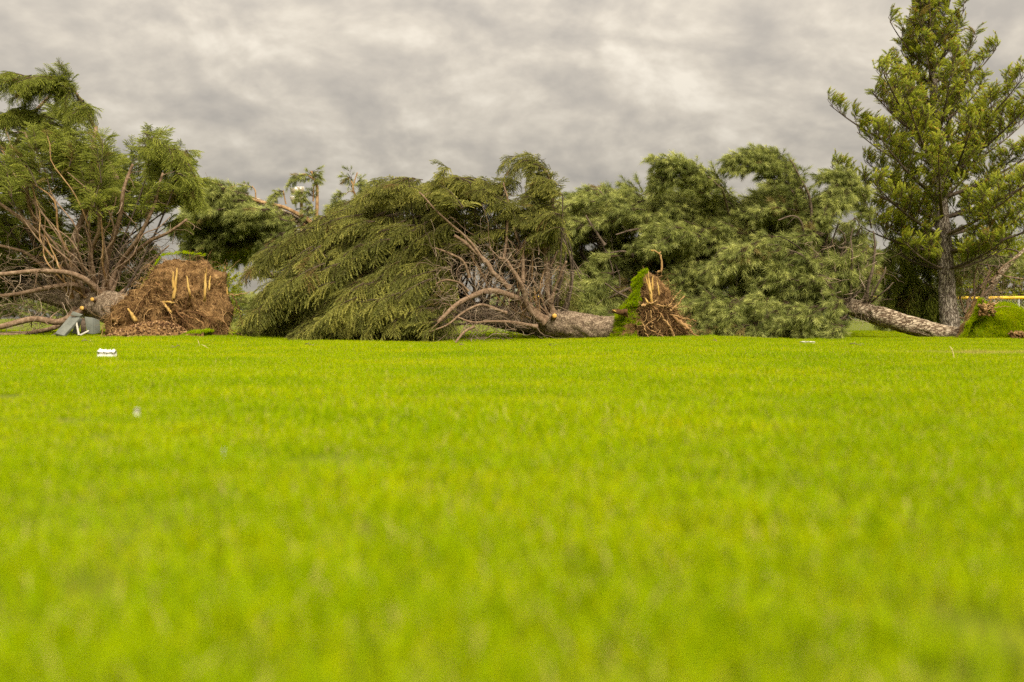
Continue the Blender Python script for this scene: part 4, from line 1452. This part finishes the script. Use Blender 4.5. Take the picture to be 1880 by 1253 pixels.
t4.mass([(1030, 520), (1150, 540), (1300, 540), (1330, 622), (1040, 622)], 34, lambda x, y, u_: 20.2 + 1.6 * u_, lambda x, y: (-0.75, 0.4, -0.2), (0.5, 1.0), connect=0.1, cl=1, droop=0.3, s0=1.15, s1=0.95, spacing=0.12)
t4.mass([(1025, 372), (1070, 348), (1120, 338), (1180, 352), (1200, 400), (1110, 430), (1030, 440)], 26, lambda x, y, u_: 20.8 + 2.0 * u_, lambda x, y: (-0.8, 0.0, -0.1), (0.4, 0.9), arch=0.2, connect=0.05, cl=1, droop=0.25, side=0.6, s0=1.2, s1=1.0, spacing=0.18)
t4.finish()

# ================================================================== 5. fallen pine on the right, trunk in view
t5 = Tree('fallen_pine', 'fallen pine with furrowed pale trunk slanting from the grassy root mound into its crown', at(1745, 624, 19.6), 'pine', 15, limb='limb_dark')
t5.trunk(path([(1775, 617, 19.4), (1735, 612, 19.5), (1680, 600, 19.8), (1620, 582, 20.2), (1575, 568, 20.6), (1450, 520, 21.6), (1330, 470, 22.6)]), [0.15, 0.15, 0.185, 0.19, 0.18, 0.13, 0.05], 'bark_pine', sides=44, rough=0.13, furrow=(0.9, 4.5))
poly5 = [(1205, 370), (1212, 350), (1260, 342), (1300, 352), (1335, 385), (1352, 395), (1372, 352), (1405, 338), (1450, 350), (1472, 365), (1500, 372), (1530, 400), (1575, 480), (1550, 600), (1480, 618), (1300, 618), (1240, 560), (1235, 480), (1180, 440), (1190, 400)]


def sweep5(x, y):
    s = np.clip((y - 300) / 320, 0, 1)
    return -0.85, 0.0 + 0.40 * s, -0.25


t5.mass(poly5, 205, lambda x, y, u_: 21.2 - 2.3 * np.clip((y - 300) / 300, 0, 1) * (0.4 + 0.6 * u_) + 1.4 * (1 - u_), sweep5, (0.6, 1.35), arch=0.22, connect=0.3, droop=0.25, side=0.55, s0=1.4, s1=1.1, spacing=0.20)
poly5b = [(1500, 345), (1550, 318), (1590, 380), (1615, 480), (1600, 540), (1570, 560), (1520, 480)]
t5.mass(poly5b, 42, lambda x, y, u_: 20.3 + 1.4 * u_, lambda x, y: (-0.45, 0.5, -0.1), (0.5, 1.0), arch=0.25, connect=0.3, droop=0.3, s0=1.1, s1=0.95, spacing=0.12)
for a, c, b in (((1340, 360, 20.6), (1290, 290, 20.5), (1220, 300, 20.4)), ((1330, 350, 20.7), (1280, 300, 20.6), (1210, 330, 20.5)), ((1300, 360, 20.6), (1260, 290, 20.4), (1205, 290, 20.3)), ((1290, 330, 20.8), (1250, 285, 20.8), (1208, 315, 20.8)),
                ((1490, 390, 20.6), (1450, 260, 20.5), (1340, 290, 20.3)), ((1480, 370, 20.7), (1430, 255, 20.6), (1370, 280, 20.5)), ((1470, 400, 20.6), (1420, 285, 20.5), (1355, 310, 20.4)), ((1460, 360, 20.4), (1410, 275, 20.4), (1345, 298, 20.4)), ((1475, 345, 20.8), (1440, 270, 20.7), (1400, 276, 20.7)),
                ((1590, 400, 20.8), (1560, 300, 20.8), (1520, 320, 20.6)), ((1600, 420, 20.8), (1580, 310, 20.8), (1540, 318, 20.6))):
    t5.frond(at(*a), at(*c), at(*b), spacing=0.11, droop=0.4, side=0.6, s0=1.1, s1=0.85, r0=0.018)
for pts, r0 in (([(1585, 570, 20.5), (1597, 520, 20.2), (1605, 460, 20.2), (1603, 425, 20.2)], 0.05), ([(1590, 565, 20.5), (1608, 530, 20.1), (1622, 505, 20), (1625, 490, 20)], 0.025), ([(1500, 540, 21), (1490, 450, 20.6), (1488, 380, 20.4), (1470, 325, 20.3), (1448, 295, 20.3)], 0.05),
                ([(1520, 545, 20.8), (1495, 480, 20.4), (1478, 430, 20.2), (1462, 400, 20.1), (1430, 405, 20)], 0.035), ([(1440, 530, 20.6), (1490, 500, 20), (1475, 470, 19.9), (1440, 455, 19.8)], 0.028),
                ([(1560, 560, 20.4), (1565, 500, 20.1), (1562, 450, 20), (1565, 420, 20)], 0.03), ([(1420, 505, 20.8), (1370, 500, 20), (1330, 497, 19.8)], 0.028), ([(1350, 480, 21), (1345, 460, 20), (1325, 455, 19.9)], 0.022),
                ([(1340, 400, 21), (1325, 350, 20.4), (1300, 325, 20.3)], 0.03), ([(1520, 580, 20.4), (1510, 600, 19.8), (1490, 612, 19.6)], 0.025), ([(1600, 555, 20.4), (1618, 540, 20), (1640, 520, 19.9)], 0.02),
                ([(1540, 480, 20.4), (1552, 440, 20.2), (1540, 420, 20.1)], 0.022)):
    t5.limb(path(pts), r0, 0.012, twigs=6)
t5.mass([(1245, 545), (1400, 550), (1545, 560), (1545, 624), (1270, 624)], 48, lambda x, y, u_: 18.9 + 1.6 * u_, lambda x, y: (-0.7, 0.4, -0.2), (0.5, 1.0), connect=0.15, cl=1, droop=0.3, s0=1.15, s1=0.95, spacing=0.12)
t5.mass(poly5, 28, lambda x, y, u_: 21.6 + 1.0 * u_, sweep5, (0.6, 1.2), arch=0.2, connect=0.1, cl=1, droop=0.25, side=0.6, s0=1.25, s1=1.0, spacing=0.13)
t5.mass([(1200, 310), (1255, 298), (1310, 318), (1340, 360), (1340, 420), (1190, 410)], 5, lambda x, y, u_: 20.4 + 1.4 * u_, lambda x, y: (-0.85, -0.1, -0.2), (0.5, 1.0), connect=0.2, cl=1, droop=0.25, s0=1.2, s1=1.0, spacing=0.20)
t5.mass([(1345, 310), (1400, 288), (1450, 305), (1480, 350), (1490, 430), (1350, 420)], 5, lambda x, y, u_: 20.3 + 1.4 * u_, lambda x, y: (-0.85, -0.1, -0.2), (0.5, 1.0), connect=0.2, cl=1, droop=0.25, s0=1.2, s1=1.0, spacing=0.20)
t5.dead_twigs([(1480, 430), (1600, 450), (1630, 500), (1610, 570), (1560, 590), (1500, 560)], 130, lambda x, y, u_: 19.6 + 1.6 * u_, L=(0.2, 0.6))
t5.finish()

# its root mound, turf side towards the lawn
rng = np.random.default_rng(23)
out5 = [(1764, 627), (1772, 606), (1784, 580), (1795, 556), (1808, 556), (1822, 561), (1842, 556), (1862, 562), (1880, 574), (1904, 602), (1920, 626), (1860, 632), (1800, 632)]
M['mossy'] = rough_mat('torn_sod', (0.10, 0.07, 0.018), (0.14, 0.17, 0.012), (0.19, 0.22, 0.014), scale=5, bump=0.6)
pl5, V5 = plate(t5, out5, 18.9, 0.5, 'mossy', center=(1838, 604), rough=0.07, seed=51, lean=0.25, back=0.7)
p_, n_ = sample_sheet(V5, 3400, rng)
pxx = 940 + p_[:, 0] / p_[:, 1] * FPX
pyy = HOR - (p_[:, 2] - CAM_H) / p_[:, 1] * FPX
hole = (np.abs(pxx - 1812) < 12) & (np.abs(pyy - 570) < 9)
bare = fbm(p_ * 4.0, 3, 8) > 0.85
k_ = ~(hole | bare)
turf('turf', p_[k_], np.tile([-0.15, -0.65, 0.75], (int(k_.sum()), 1)) + rng.normal(0, 0.25, (int(k_.sum()), 3)), pl5, 0.9, 7)
# the raised flap of turf on its left, and the dark gap between
sl = bez(path([(1758, 626, 18.55), (1775, 596, 18.55), (1790, 566, 18.6), (1799, 549, 18.65)]), 24)
sr = bez(path([(1766, 626, 18.5), (1786, 594, 18.5), (1800, 568, 18.55), (1806, 553, 18.6)]), 24)
sheet = np.stack([sr + np.array([0.01, 0.10, -0.01]), sr, (sl + sr) / 2 + np.array([0, -0.03, 0]), sl, sl + np.array([0.03, 0.3, -0.02])], 0)
sheet = sheet + 0.035 * np.stack([fbm(sheet * 7, 3, 70 + k_) for k_ in range(3)], -1)
mb = MB()
i_ = (np.arange(4)[:, None] * 24 + np.arange(23)[None, :]).reshape(-1, 1)
mb.add(sheet.reshape(-1, 3), i_ + np.array([[0, 1, 25, 24]]))
mb.build('sod', M['soil'], pl5)
p_, n_ = sample_sheet(sheet[1:4], 420, rng)
turf('turf', p_, np.tile([-0.5, -0.5, 0.6], (len(p_), 1)), pl5, 0.62, 9)
strands('fine_roots', V5[-8:], 60, pl5, rng, L=(0.1, 0.3), r=(0.002, 0.005), down=0.0, out=0.3, curl=0.4, zcap=2)
for pts, r0 in (([(1808, 570), (1815, 556), (1823, 545)], 0.02), ([(1812, 572), (1822, 562), (1834, 555)], 0.016), ([(1806, 568), (1812, 560), (1822, 558)], 0.018), ([(1815, 566), (1830, 552), (1838, 541)], 0.008), ([(1810, 565), (1806, 555), (1804, 550)], 0.02), ([(1818, 570), (1835, 563), (1856, 564)], 0.008)):
    root(pl5, [at(x, y, 18.35) for x, y in pts], r0, r0 * 0.4, tint=rng.uniform(0.5, 0.9), rng=rng)
mb = MB()
for k in range(90):
    c = at(rng.uniform(1796, 1826), rng.uniform(560, 580), 18.42 + rng.uniform(-0.03, 0.08))
    v = np.array([[1, 0, 0], [-1, 0, 0], [0, 1, 0], [0, -1, 0], [0, 0, 1], [0, 0, -1]], float) * rng.uniform(0.02, 0.05, (6, 1))
    mb.add(v + c, [[0, 2, 4], [2, 1, 4], [1, 3, 4], [3, 0, 4], [2, 0, 5], [1, 2, 5], [3, 1, 5], [0, 3, 5]])
for k in range(120):
    c = at(rng.uniform(1854, 1900), rng.uniform(611, 627), 18.2 + rng.uniform(-0.03, 0.08))
    v = np.array([[1, 0, 0], [-1, 0, 0], [0, 1, 0], [0, -1, 0], [0, 0, 1], [0, 0, -1]], float) * rng.uniform(0.02, 0.055, (6, 1))
    mb.add(v + c, [[0, 2, 4], [2, 1, 4], [1, 3, 4], [3, 0, 4], [2, 0, 5], [1, 2, 5], [3, 1, 5], [0, 3, 5]])
o = mb.build('soil_clods', M['soil'], pl5)
o['kind'] = 'stuff'

# ================================================================== 6. standing pine
t6 = Tree('standing_pine', 'tall upright pine still standing behind the grassy root mound', at(1746, 617, 23), 'pine_standing', 16, limb='limb_dark')
tp = path([(1747, 618, 23), (1741, 560, 23), (1736, 480, 23), (1726, 350, 23), (1716, 200, 23), (1708, 60, 23), (1704, -25, 23)])
t6.trunk(tp, [0.235, 0.19, 0.17, 0.14, 0.10, 0.06, 0.015], 'bark_standing', sides=36, rough=0.12, furrow=(0.7, 4.5))
ax = t6.axis
rng = t6.rng
z = 1.55
while z < 7.75:
    k = np.argmin(np.abs(ax[:, 2] - z))
    c = ax[k]
    full = np.interp(z, [1.5, 2.2, 3.4, 4.2, 4.8, 5.6, 6.4, 7.2, 7.8], [2.0, 2.5, 2.6, 2.3, 1.5, 1.1, 0.8, 0.42, 0.2])
    nb = 5
    a0 = rng.uniform(0, 6.28)
    for q in range(nb):
        a = a0 + q * 2 * math.pi / nb + rng.normal(0, 0.25)
        L = full * rng.uniform(0.62, 1.08)
        if math.cos(a) < -0.3:
            L = min(L * 1.08, 2.6)
        if math.cos(a) > 0.3 and z < 4.5:
            L *= 1.15
        rise = np.interp(z, [1.5, 3, 5, 8.5], [0.12, 0.40, 0.62, 1.0])
        h = np.array([math.cos(a), math.sin(a), 0])
        p1 = c + h * L * 0.5 + np.array([0, 0, L * rise * 0.30])
        p2 = c + h * L + np.array([0, 0, L * rise * 0.95 + 0.34])
        pts = quad_bez(c, p1, p2, 12)
        mb = MB()
        mb.tube(pts, np.linspace(0.018 + 0.013 * L, 0.008, 12), 6, rng.uniform(0.2, 0.8))
        mb.build('branch', M['limb_dark'], t6.root, True)
        # secondary boughs carry upright tufts
        ns = max(4, int(L * 4.6))
        for s in range(ns):
            t = 0.22 + 0.78 * (s + rng.random() * 0.6) / ns
            kk = t * 11
            i = min(int(kk), 10)
            p = pts[i] + (pts[i + 1] - pts[i]) * (kk - i)
            tan = unit(pts[i + 1] - pts[i])
            sd = unit(np.cross(tan, [0, 0, 1.0])) * (1 if s % 2 else -1)
            l2 = (0.75 * (1 - t) + 0.22) * rng.uniform(0.7, 1.25) * min(1, 0.45 + L / 3)
            d2 = unit(tan * 0.8 + sd * 0.75 + np.array([0, 0, 0.25]) + rng.normal(0, 0.15, 3))
            e2 = p + d2 * l2 + np.array([0, 0, 0.25 * l2])
            t6.wood.tube(quad_bez(p, (p + e2) / 2 - np.array([0, 0, 0.05 * l2]), e2, 6), np.linspace(0.009, 0.005, 6), 4, rng.uniform(0.2, 0.8))
            nt_ = max(3, int(l2 / 0.095))
            for w in range(nt_):
                tt = (w + 1) / nt_
                pp_ = p + (e2 - p) * tt * 0.85
                dd = unit(d2 * 0.6 + rng.normal(0, 0.3, 3) + np.array([0, 0, 0.85]))
                t6.add_spray(pp_, dd, np.array([0, 0, 1.0]) + rng.normal(0, 0.3, 3), rng.uniform(0.75, 1.05))
        t6.add_spray(pts[-1] - 0.1 * unit(pts[-1] - pts[-2]), unit(unit(pts[-1] - pts[-2]) + np.array([0, 0, 0.5])), np.array([0.1, 0.1, 1.0]), 1.0)
    z += np.interp(z, [1.5, 8.5], [0.46, 0.36]) * rng.uniform(0.8, 1.2)
t6.finish()


# ================================================================== 7. small spruce behind the fence line and shrubs
t7 = Tree('young_spruce', 'low dark spruce in the shade just behind the standing pine trunk', at(1670, 614, 25), 'spruce_young', 17, limb='limb_dark')
t7.trunk(path([(1675, 616, 25.4), (1672, 540, 25.4), (1668, 440, 25.4)]), [0.1, 0.08, 0.03], 'bark_spruce', sides=16)
t7.mass([(1585, 480), (1640, 440), (1740, 450), (1770, 520), (1765, 600), (1640, 612), (1590, 600)], 84, lambda x, y, u_: 24.3 + 1.6 * u_, lambda x, y: ((x - 1670) / 120, 0.7, -0.2), (0.5, 1.0), arch=0.15, cl=1, droop=0.5, s0=1.0, s1=0.8)
t7.finish()

t8 = Tree('fallen_pine', 'bare tangle of dead fallen boughs leaning between the standing pine and grassy mound', at(1790, 614, 24.5), 'pine', 18, limb='limb', cat='tree')
t8.trunk(path([(1775, 612, 24.6), (1800, 560, 24.6), (1840, 500, 24.6), (1900, 440, 24.6)]), [0.10, 0.085, 0.06, 0.03], 'bark_pine', sides=20)
for pts, r0 in (([(1780, 600), (1776, 560), (1785, 540), (1805, 520), (1832, 505)], 0.045), ([(1790, 580), (1800, 545), (1815, 510), (1828, 490)], 0.04), ([(1778, 590), (1790, 550), (1790, 510), (1798, 480)], 0.035), ([(1770, 575), (1782, 555), (1800, 548), (1820, 540)], 0.03),
                ([(1762, 545), (1768, 565), (1772, 580)], 0.03), ([(1758, 583), (1775, 586), (1790, 590)], 0.03), ([(1790, 560), (1812, 535), (1828, 520)], 0.03), ([(1800, 530), (1815, 500), (1812, 480)], 0.025), ([(1830, 500), (1850, 508), (1880, 512)], 0.025), ([(1820, 520), (1840, 490), (1870, 470)], 0.03)):
    t8.limb([at(x, y, 24.0 + 0.1 * (k % 3)) for k, (x, y) in enumerate(pts)], r0, 0.012, twigs=7)
t8.dead_twigs([(1755, 480), (1840, 470), (1850, 540), (1800, 590), (1760, 600)], 240, lambda x, y, u_: 23.8 + 1.6 * u_, L=(0.3, 0.8))
t8.mass([(1750, 470), (1850, 460), (1900, 500), (1830, 520), (1760, 540)], 12, lambda x, y, u_: 24 + 1.5 * u_, lambda x, y: (0.2, 0.7, 0), (0.4, 0.8), droop=0.6, s0=0.9, s1=0.7, spacing=0.13)
t8.finish()


def shrub(name, label, base, r, zc, n, seed, group=None):
    rng = np.random.default_rng(seed)
    ro = empty(name, base)
    tag(ro, label, 'shrub', group)
    st = MB()
    P, X = [], []
    for k in range(n):
        d = unit(rng.normal(0, 1, 3) + np.array([0, 0, 0.25]))
        q = rng.random() ** 0.4
        p = np.array([base[0], base[1], zc]) + d * np.array(r) * q
        if p[2] < 0.1:
            continue
        P.append(p)
        X.append(unit(d + rng.normal(0, 0.4, 3) + np.array([0, 0, 0.3])))
        if k % 12 == 0:
            b0 = np.array([base[0], base[1], 0.0]) + rng.normal(0, 0.08, 3) * [1, 1, 0]
            st.tube(quad_bez(b0, (b0 + p) / 2 + rng.normal(0, 0.08, 3), p, 7), np.linspace(0.018, 0.005, 7), 5)
    X = np.array(X)
    scatter('foliage', 'leaf', np.array(P), frame_euler(X, np.tile([0.1, 0.1, 1.0], (len(P), 1))), rng.uniform(0.7, 1.1, len(P)), ro, seed)['kind'] = 'stuff'
    st.build('stems', M['limb_dark'], ro, True)['kind'] = 'stuff'


b = at(1868, 605, 30)
shrub('leafy_shrub', 'yellow green leafy shrub behind the fence at the right edge', (b[0], 30.5, 0), (1.7, 0.8, 1.35), 1.5, 760, 1)
b = at(1810, 600, 31)
shrub('leafy_shrub', 'darker leafy shrub behind the fence, between the dead boughs and the right-hand shrub', (b[0], 31.5, 0), (1.8, 0.8, 1.4), 1.5, 700, 2)
b = at(392, 600, 31)
shrub('leafy_shrub', 'small bright yellow green shrub peeking out above the wide root plate', (b[0], 31, 0), (0.7, 0.6, 1.05), 1.15, 320, 3)

# ================================================================== fence
def fence():
    steel = rough_mat('galvanised_steel', (0.30, 0.30, 0.29), (0.42, 0.42, 0.40), (0.52, 0.51, 0.48), scale=12, bump=0.05, rough=0.45, spec=0.5)
    yel = rough_mat('yellow_plastic_cap', (0.52, 0.30, 0.006), (0.72, 0.42, 0.008), (0.78, 0.48, 0.012), scale=4, bump=0.03, rough=0.5, spec=0.4)
    Y = 27.5
    x0, x1 = 0.6, 17.5
    top = at(0, 547, Y)[2]
    ro = empty('chain_link_fence', (7.5, Y, 0))
    tag(ro, 'chain-link fence with yellow capped top rail behind the fallen pines', 'fence')
    xs = [at(px, 0, Y)[0] for px in (1870, 1825.5, 1618, 1411, 1205, 1000)] + [at(px, 0, Y)[0] for px in (2076,)]
    for x in xs:
        mb = MB()
        mb.tube(np.array([[x, Y, -0.1], [x, Y, 0.5], [x, Y, top - 0.03]]), [0.03] * 3, 10)
        mb.build('post', steel, ro, True)
    xx = np.arange(x0, x1 + 0.01, 0.35)
    mb = MB()
    mb.tube(np.stack([xx, 0 * xx + Y, top + 0.012 * np.sin(xx * 0.9)], 1), np.full(len(xx), 0.047), 12)
    mb.build('rail_cap', yel, ro, True)
    mb = MB()
    h = top - 0.04
    for s in (-1, 1):
        for x in np.arange(x0 - h, x1 + h, 0.075):
            a, b_ = np.array([x, Y - 0.034 - 0.002 * s, 0.03]), np.array([x + s * h * 0.82, Y - 0.034 - 0.002 * s, h])
            mb.tube(np.array([a, b_]), [0.0022, 0.0022], 3)
    o = mb.build('wire_mesh', steel, ro)
    o['kind'] = 'stuff'
    mb = MB()
    mb.tube(np.array([[x0, Y - 0.03, 0.05], [x1, Y - 0.03, 0.05]]), [0.005, 0.005], 5)
    mb.build('tension_wire', steel, ro)


fence()


# ================================================================== floodlight pole
def floodlights():
    D = 70.0
    steel = rough_mat('dark_green_steel', (0.05, 0.06, 0.055), (0.09, 0.10, 0.09), (0.13, 0.14, 0.125), scale=3, bump=0.05, rough=0.5)
    wood = rough_mat('wooden_pole', (0.19, 0.12, 0.07), (0.30, 0.20, 0.12), (0.38, 0.27, 0.17), scale=2, stretch=(4, 4, 0.5), bump=0.2)
    white = rough_mat('white_lamp_housing', (0.55, 0.53, 0.48), (0.68, 0.65, 0.58), (0.75, 0.72, 0.66), scale=3, bump=0.03, rough=0.4)
    lens, lt = new_mat('lamp_glass')
    pb = N(lt, 'ShaderNodeBsdfPrincipled', i_Roughness=0.15)
    pb.inputs['Base Color'].default_value = (0.30, 0.25, 0.17, 1)
    lo = N(lt, 'ShaderNodeOutputMaterial')
    lt.links.new(pb.outputs[0], lo.inputs[0])
    base = at(553.5, 0, D)
    ro = empty('floodlight_pole', (base[0], D, 0))
    tag(ro, 'sports floodlights on a tall pole far behind the fallen trees', 'floodlight')
    zt = at(0, 348, D)[2]
    mb = MB()
    mb.tube(np.array([[base[0], D, -0.2], [base[0], D, zt * 0.5], [base[0], D, zt]]), [0.17, 0.14, 0.11], 12)
    mb.build('pole', wood, ro, True)
    for y0, y1 in ((356, 352.5), (372, 368.5), (385, 381)):
        a, b_ = at(543, y0, D - 0.15), at(562, y1, D - 0.15)
        mb = MB()
        mb.tube(np.array([a, b_]), [0.05, 0.05], 6)
        mb.build('crossarm', steel, ro)
    for x, ya, yb in ((543.5, 356, 385), (546, 356, 371), (562, 353, 369), (562, 368, 381)):
        mb = MB()
        mb.tube(np.array([at(x, ya, D - 0.2), at(x, yb, D - 0.2)]), [0.03, 0.03], 6)
        mb.build('strut', steel, ro)
    for x, y, w, yaw, dz in ((542, 349.5, 0.50, -0.5, 0.28), (551, 348, 0.50, 0.1, 0.28), (541.5, 366.5, 0.46, -0.7, 0.34), (553.5, 364, 0.52, 0.35, 0.32)):
        lm = empty_child = MB()
        c = at(x, y, D - 0.45)
        rot = (Matrix.Rotation(yaw, 3, 'Z') @ Matrix.Rotation(0.45, 3, 'X'))
        v = np.array([[-1, -.6, -1], [1, -.6, -1], [1, -.6, 1], [-1, -.6, 1], [-.6, .6, -.6], [.6, .6, -.6], [.6, .6, .6], [-.6, .6, .6]]) * np.array([w * .62, 0.25, dz * 0.85])
        v = v @ np.array(rot).T
        lm.add(v + c, [[4, 5, 6, 7], [0, 1, 5, 4], [1, 2, 6, 5], [2, 3, 7, 6], [3, 0, 4, 7], [0, 3, 2, 1]])
        o = lm.build('lamp_head', white, ro)
        g = MB()
        vv = np.array([[-.88, -.64, -.88], [.88, -.64, -.88], [.88, -.64, .88], [-.88, -.64, .88]]) * np.array([w * .62, 0.25, dz * 0.85])
        vv = vv @ np.array(rot).T
        g.add(np.vstack([vv + c, vv + c + np.array([0, 0.01, 0])]), [[0, 1, 2, 3], [4, 7, 6, 5], [0, 4, 5, 1], [1, 5, 6, 2], [2, 6, 7, 3], [3, 7, 4, 0]])
        g.build('lens', lens, o)


floodlights()


# ================================================================== far hedge line
def far_hedge():
    rng = np.random.default_rng(90)
    P, X, S = [], [], []
    for k in range(2600):
        x = rng.uniform(-70, 75)
        hh = 1.6 + 0.8 * float(vnoise(np.array([x * 0.12, 1.0, 0.0]), 4)) + 0.5 * float(vnoise(np.array([x * 0.5, 3.0, 0.0]), 5))
        P.append([x, 95 + rng.uniform(-2, 2), rng.uniform(0.1, hh)])
        X.append(unit(np.array([rng.normal(0, 0.5), -0.5, rng.uniform(0, 1.5)])))
        S.append(rng.uniform(2.5, 4.5))
    o = scatter('far_hedge', 'pine', np.array(P), frame_euler(np.array(X), np.tile([0.1, -0.1, 1.0], (len(P), 1))), np.array(S), None, 9)
    tag(o, 'low dark hedge along the far edge of the field', 'hedge', kind='stuff')


far_hedge()


# ================================================================== litter and dry stalks
def litter():
    rng = np.random.default_rng(60)
    white = rough_mat('white_paper', (0.62, 0.58, 0.53), (0.74, 0.70, 0.66), (0.82, 0.79, 0.75), scale=14, bump=0.4, rough=0.7)

    def crumple(name, label, px, py, w, d, h, seed):
        D = CAM_H * FPX / (py - HOR)
        c = at(px, py, D)
        c[2] = float(ground_z(c[0], c[1])) + (0.045 if w > 0.1 else 0.034)
        n = 14
        X, Y = np.meshgrid(np.linspace(-1, 1, n), np.linspace(-1, 1, n))
        z = h * (0.35 + 0.65 * np.abs(fbm(np.stack([X * 2.3, Y * 2.3, 0 * X + seed], -1), 3, seed))) * (1 - 0.5 * (X ** 4 + Y ** 4) / 2)
        jx = 0.12 * fbm(np.stack([X * 2, Y * 2, 0 * X], -1), 3, seed + 5)
        up = np.stack([c[0] + (X + jx) * w / 2, c[1] + (Y + jx) * d / 2, c[2] + z], -1)
        lo_ = up.copy()
        lo_[..., 2] = c[2] - 0.02 + 0.3 * z
        mb = MB()
        i = (np.arange(n - 1)[:, None] * n + np.arange(n - 1)[None, :]).reshape(-1, 1)
        q4 = np.array([[0, 1, n + 1, n]])
        mb.add(up.reshape(-1, 3), i + q4)
        lo_[..., 2] = c[2] - 0.035 + 0.3 * z
        mb.add(lo_.reshape(-1, 3), i + q4[:, ::-1])
        bd = [k for k in range(n)] + [k * n + n - 1 for k in range(1, n)] + [(n - 1) * n + k for k in range(n - 2, -1, -1)] + [k * n for k in range(n - 2, 0, -1)]
        mb.f.append(np.array([[bd[k], bd[(k + 1) % len(bd)], bd[(k + 1) % len(bd)] + n * n, bd[k] + n * n] for k in range(len(bd))]))
        o = mb.build(name, white)
        tag(o, label, 'litter')
    crumple('crumpled_paper', 'crumpled white paper on the lawn before the wide root plate', 196, 662, 0.15, 0.09, 0.06, 3)
    crumple('paper_scrap', 'flat white scrap on the lawn before the right-hand fallen pine', 1482, 636, 0.19, 0.10, 0.012, 5)
    crumple('paper_scrap', 'small pale blurred scrap in the grass below the crumpled paper', 252, 766, 0.016, 0.016, 0.003, 7)
    crumple('paper_scrap', 'tiny pale scrap in the blurred middle of the lawn', 411, 848, 0.006, 0.008, 0.002, 9)
    straw = rough_mat('dry_straw', (0.42, 0.32, 0.12), (0.58, 0.47, 0.22), (0.66, 0.56, 0.30), scale=10, bump=0)

    def stalk(label, pts, D, r):
        mb = MB()
        c = bez([at(x, y, D) for x, y in pts], 12)
        mb.tube(c, np.concatenate([np.linspace(r, r, 8), np.linspace(r * 1.8, r * 0.4, 4)]), 5)
        o = mb.build('dry_stalk', straw, None, True)
        tag(o, label, 'stalk')
    stalk('single pale dry grass stalk rising before the grassy mound', [(1752, 672), (1751, 655), (1748, 643), (1743, 636)], 9.2, 0.004)
    stalk('thin upright dry stalk before the small turf flap', [(368, 645), (366, 634), (363, 624)], 13.0, 0.003)
    stalk('long bent dry stalk lying over before the small turf flap', [(398, 660), (392, 648), (378, 637), (370, 633)], 12.0, 0.003)


litter()


# ================================================================== broken twigs lying along the tree line
def fallen_twigs():
    rng = np.random.default_rng(91)
    spots = ((150, 640), (470, 634), (560, 640), (700, 638), (850, 640), (905, 646), (1010, 640), (1085, 634), (1310, 634), (1400, 640), (1560, 640), (1660, 645), (330, 645))
    words = ('below the crushed grey box', 'right of the wide root plate', 'below the left end of the long spruce', 'below the middle of the long spruce', 'below the lowest bare bough of the long spruce', 'a little nearer than the lowest bare bough',
             'below the bare boughs of the long spruce', 'below the thick trunk of the long spruce', 'right of the narrow root plate', 'left of the flat white scrap', 'right of the flat white scrap', 'below the slanting pine trunk', 'below the turf flap')
    for (px, py), w in list(zip(spots, words))[::2]:
        D = CAM_H * FPX / (py - HOR)
        p = at(px, py, D)
        a = rng.uniform(0, 6.28)
        L = rng.uniform(0.12, 0.3)
        pts = [np.array([p[0], p[1], 0.0])]
        for k in range(6):
            a += rng.normal(0, 0.35)
            pts.append(pts[-1] + np.array([math.cos(a), math.sin(a) * 0.6, 0]) * L / 6)
        pts = np.array(pts)
        pts[:, 2] = ground_z(pts[:, 0], pts[:, 1]) + 0.05 + 0.012 * np.sin(np.arange(7))
        mb = MB()
        mb.tube(pts, np.linspace(0.006, 0.002, 7), 5, 0.4)
        for k in (2, 4):
            e_ = pts[k] + np.array([rng.normal(0, 0.05), rng.normal(0, 0.03), 0.02])
            mb.tube(np.array([pts[k], (pts[k] + e_) / 2 + [0, 0, 0.006], e_]), [0.003, 0.0025, 0.0015], 4, 0.6)
        o = mb.build('broken_twig', M['twig'], None, True)
        tag(o, 'thin broken brown twig on the grass ' + w, 'twig', 'twigs dropped along the tree line')


fallen_twigs()
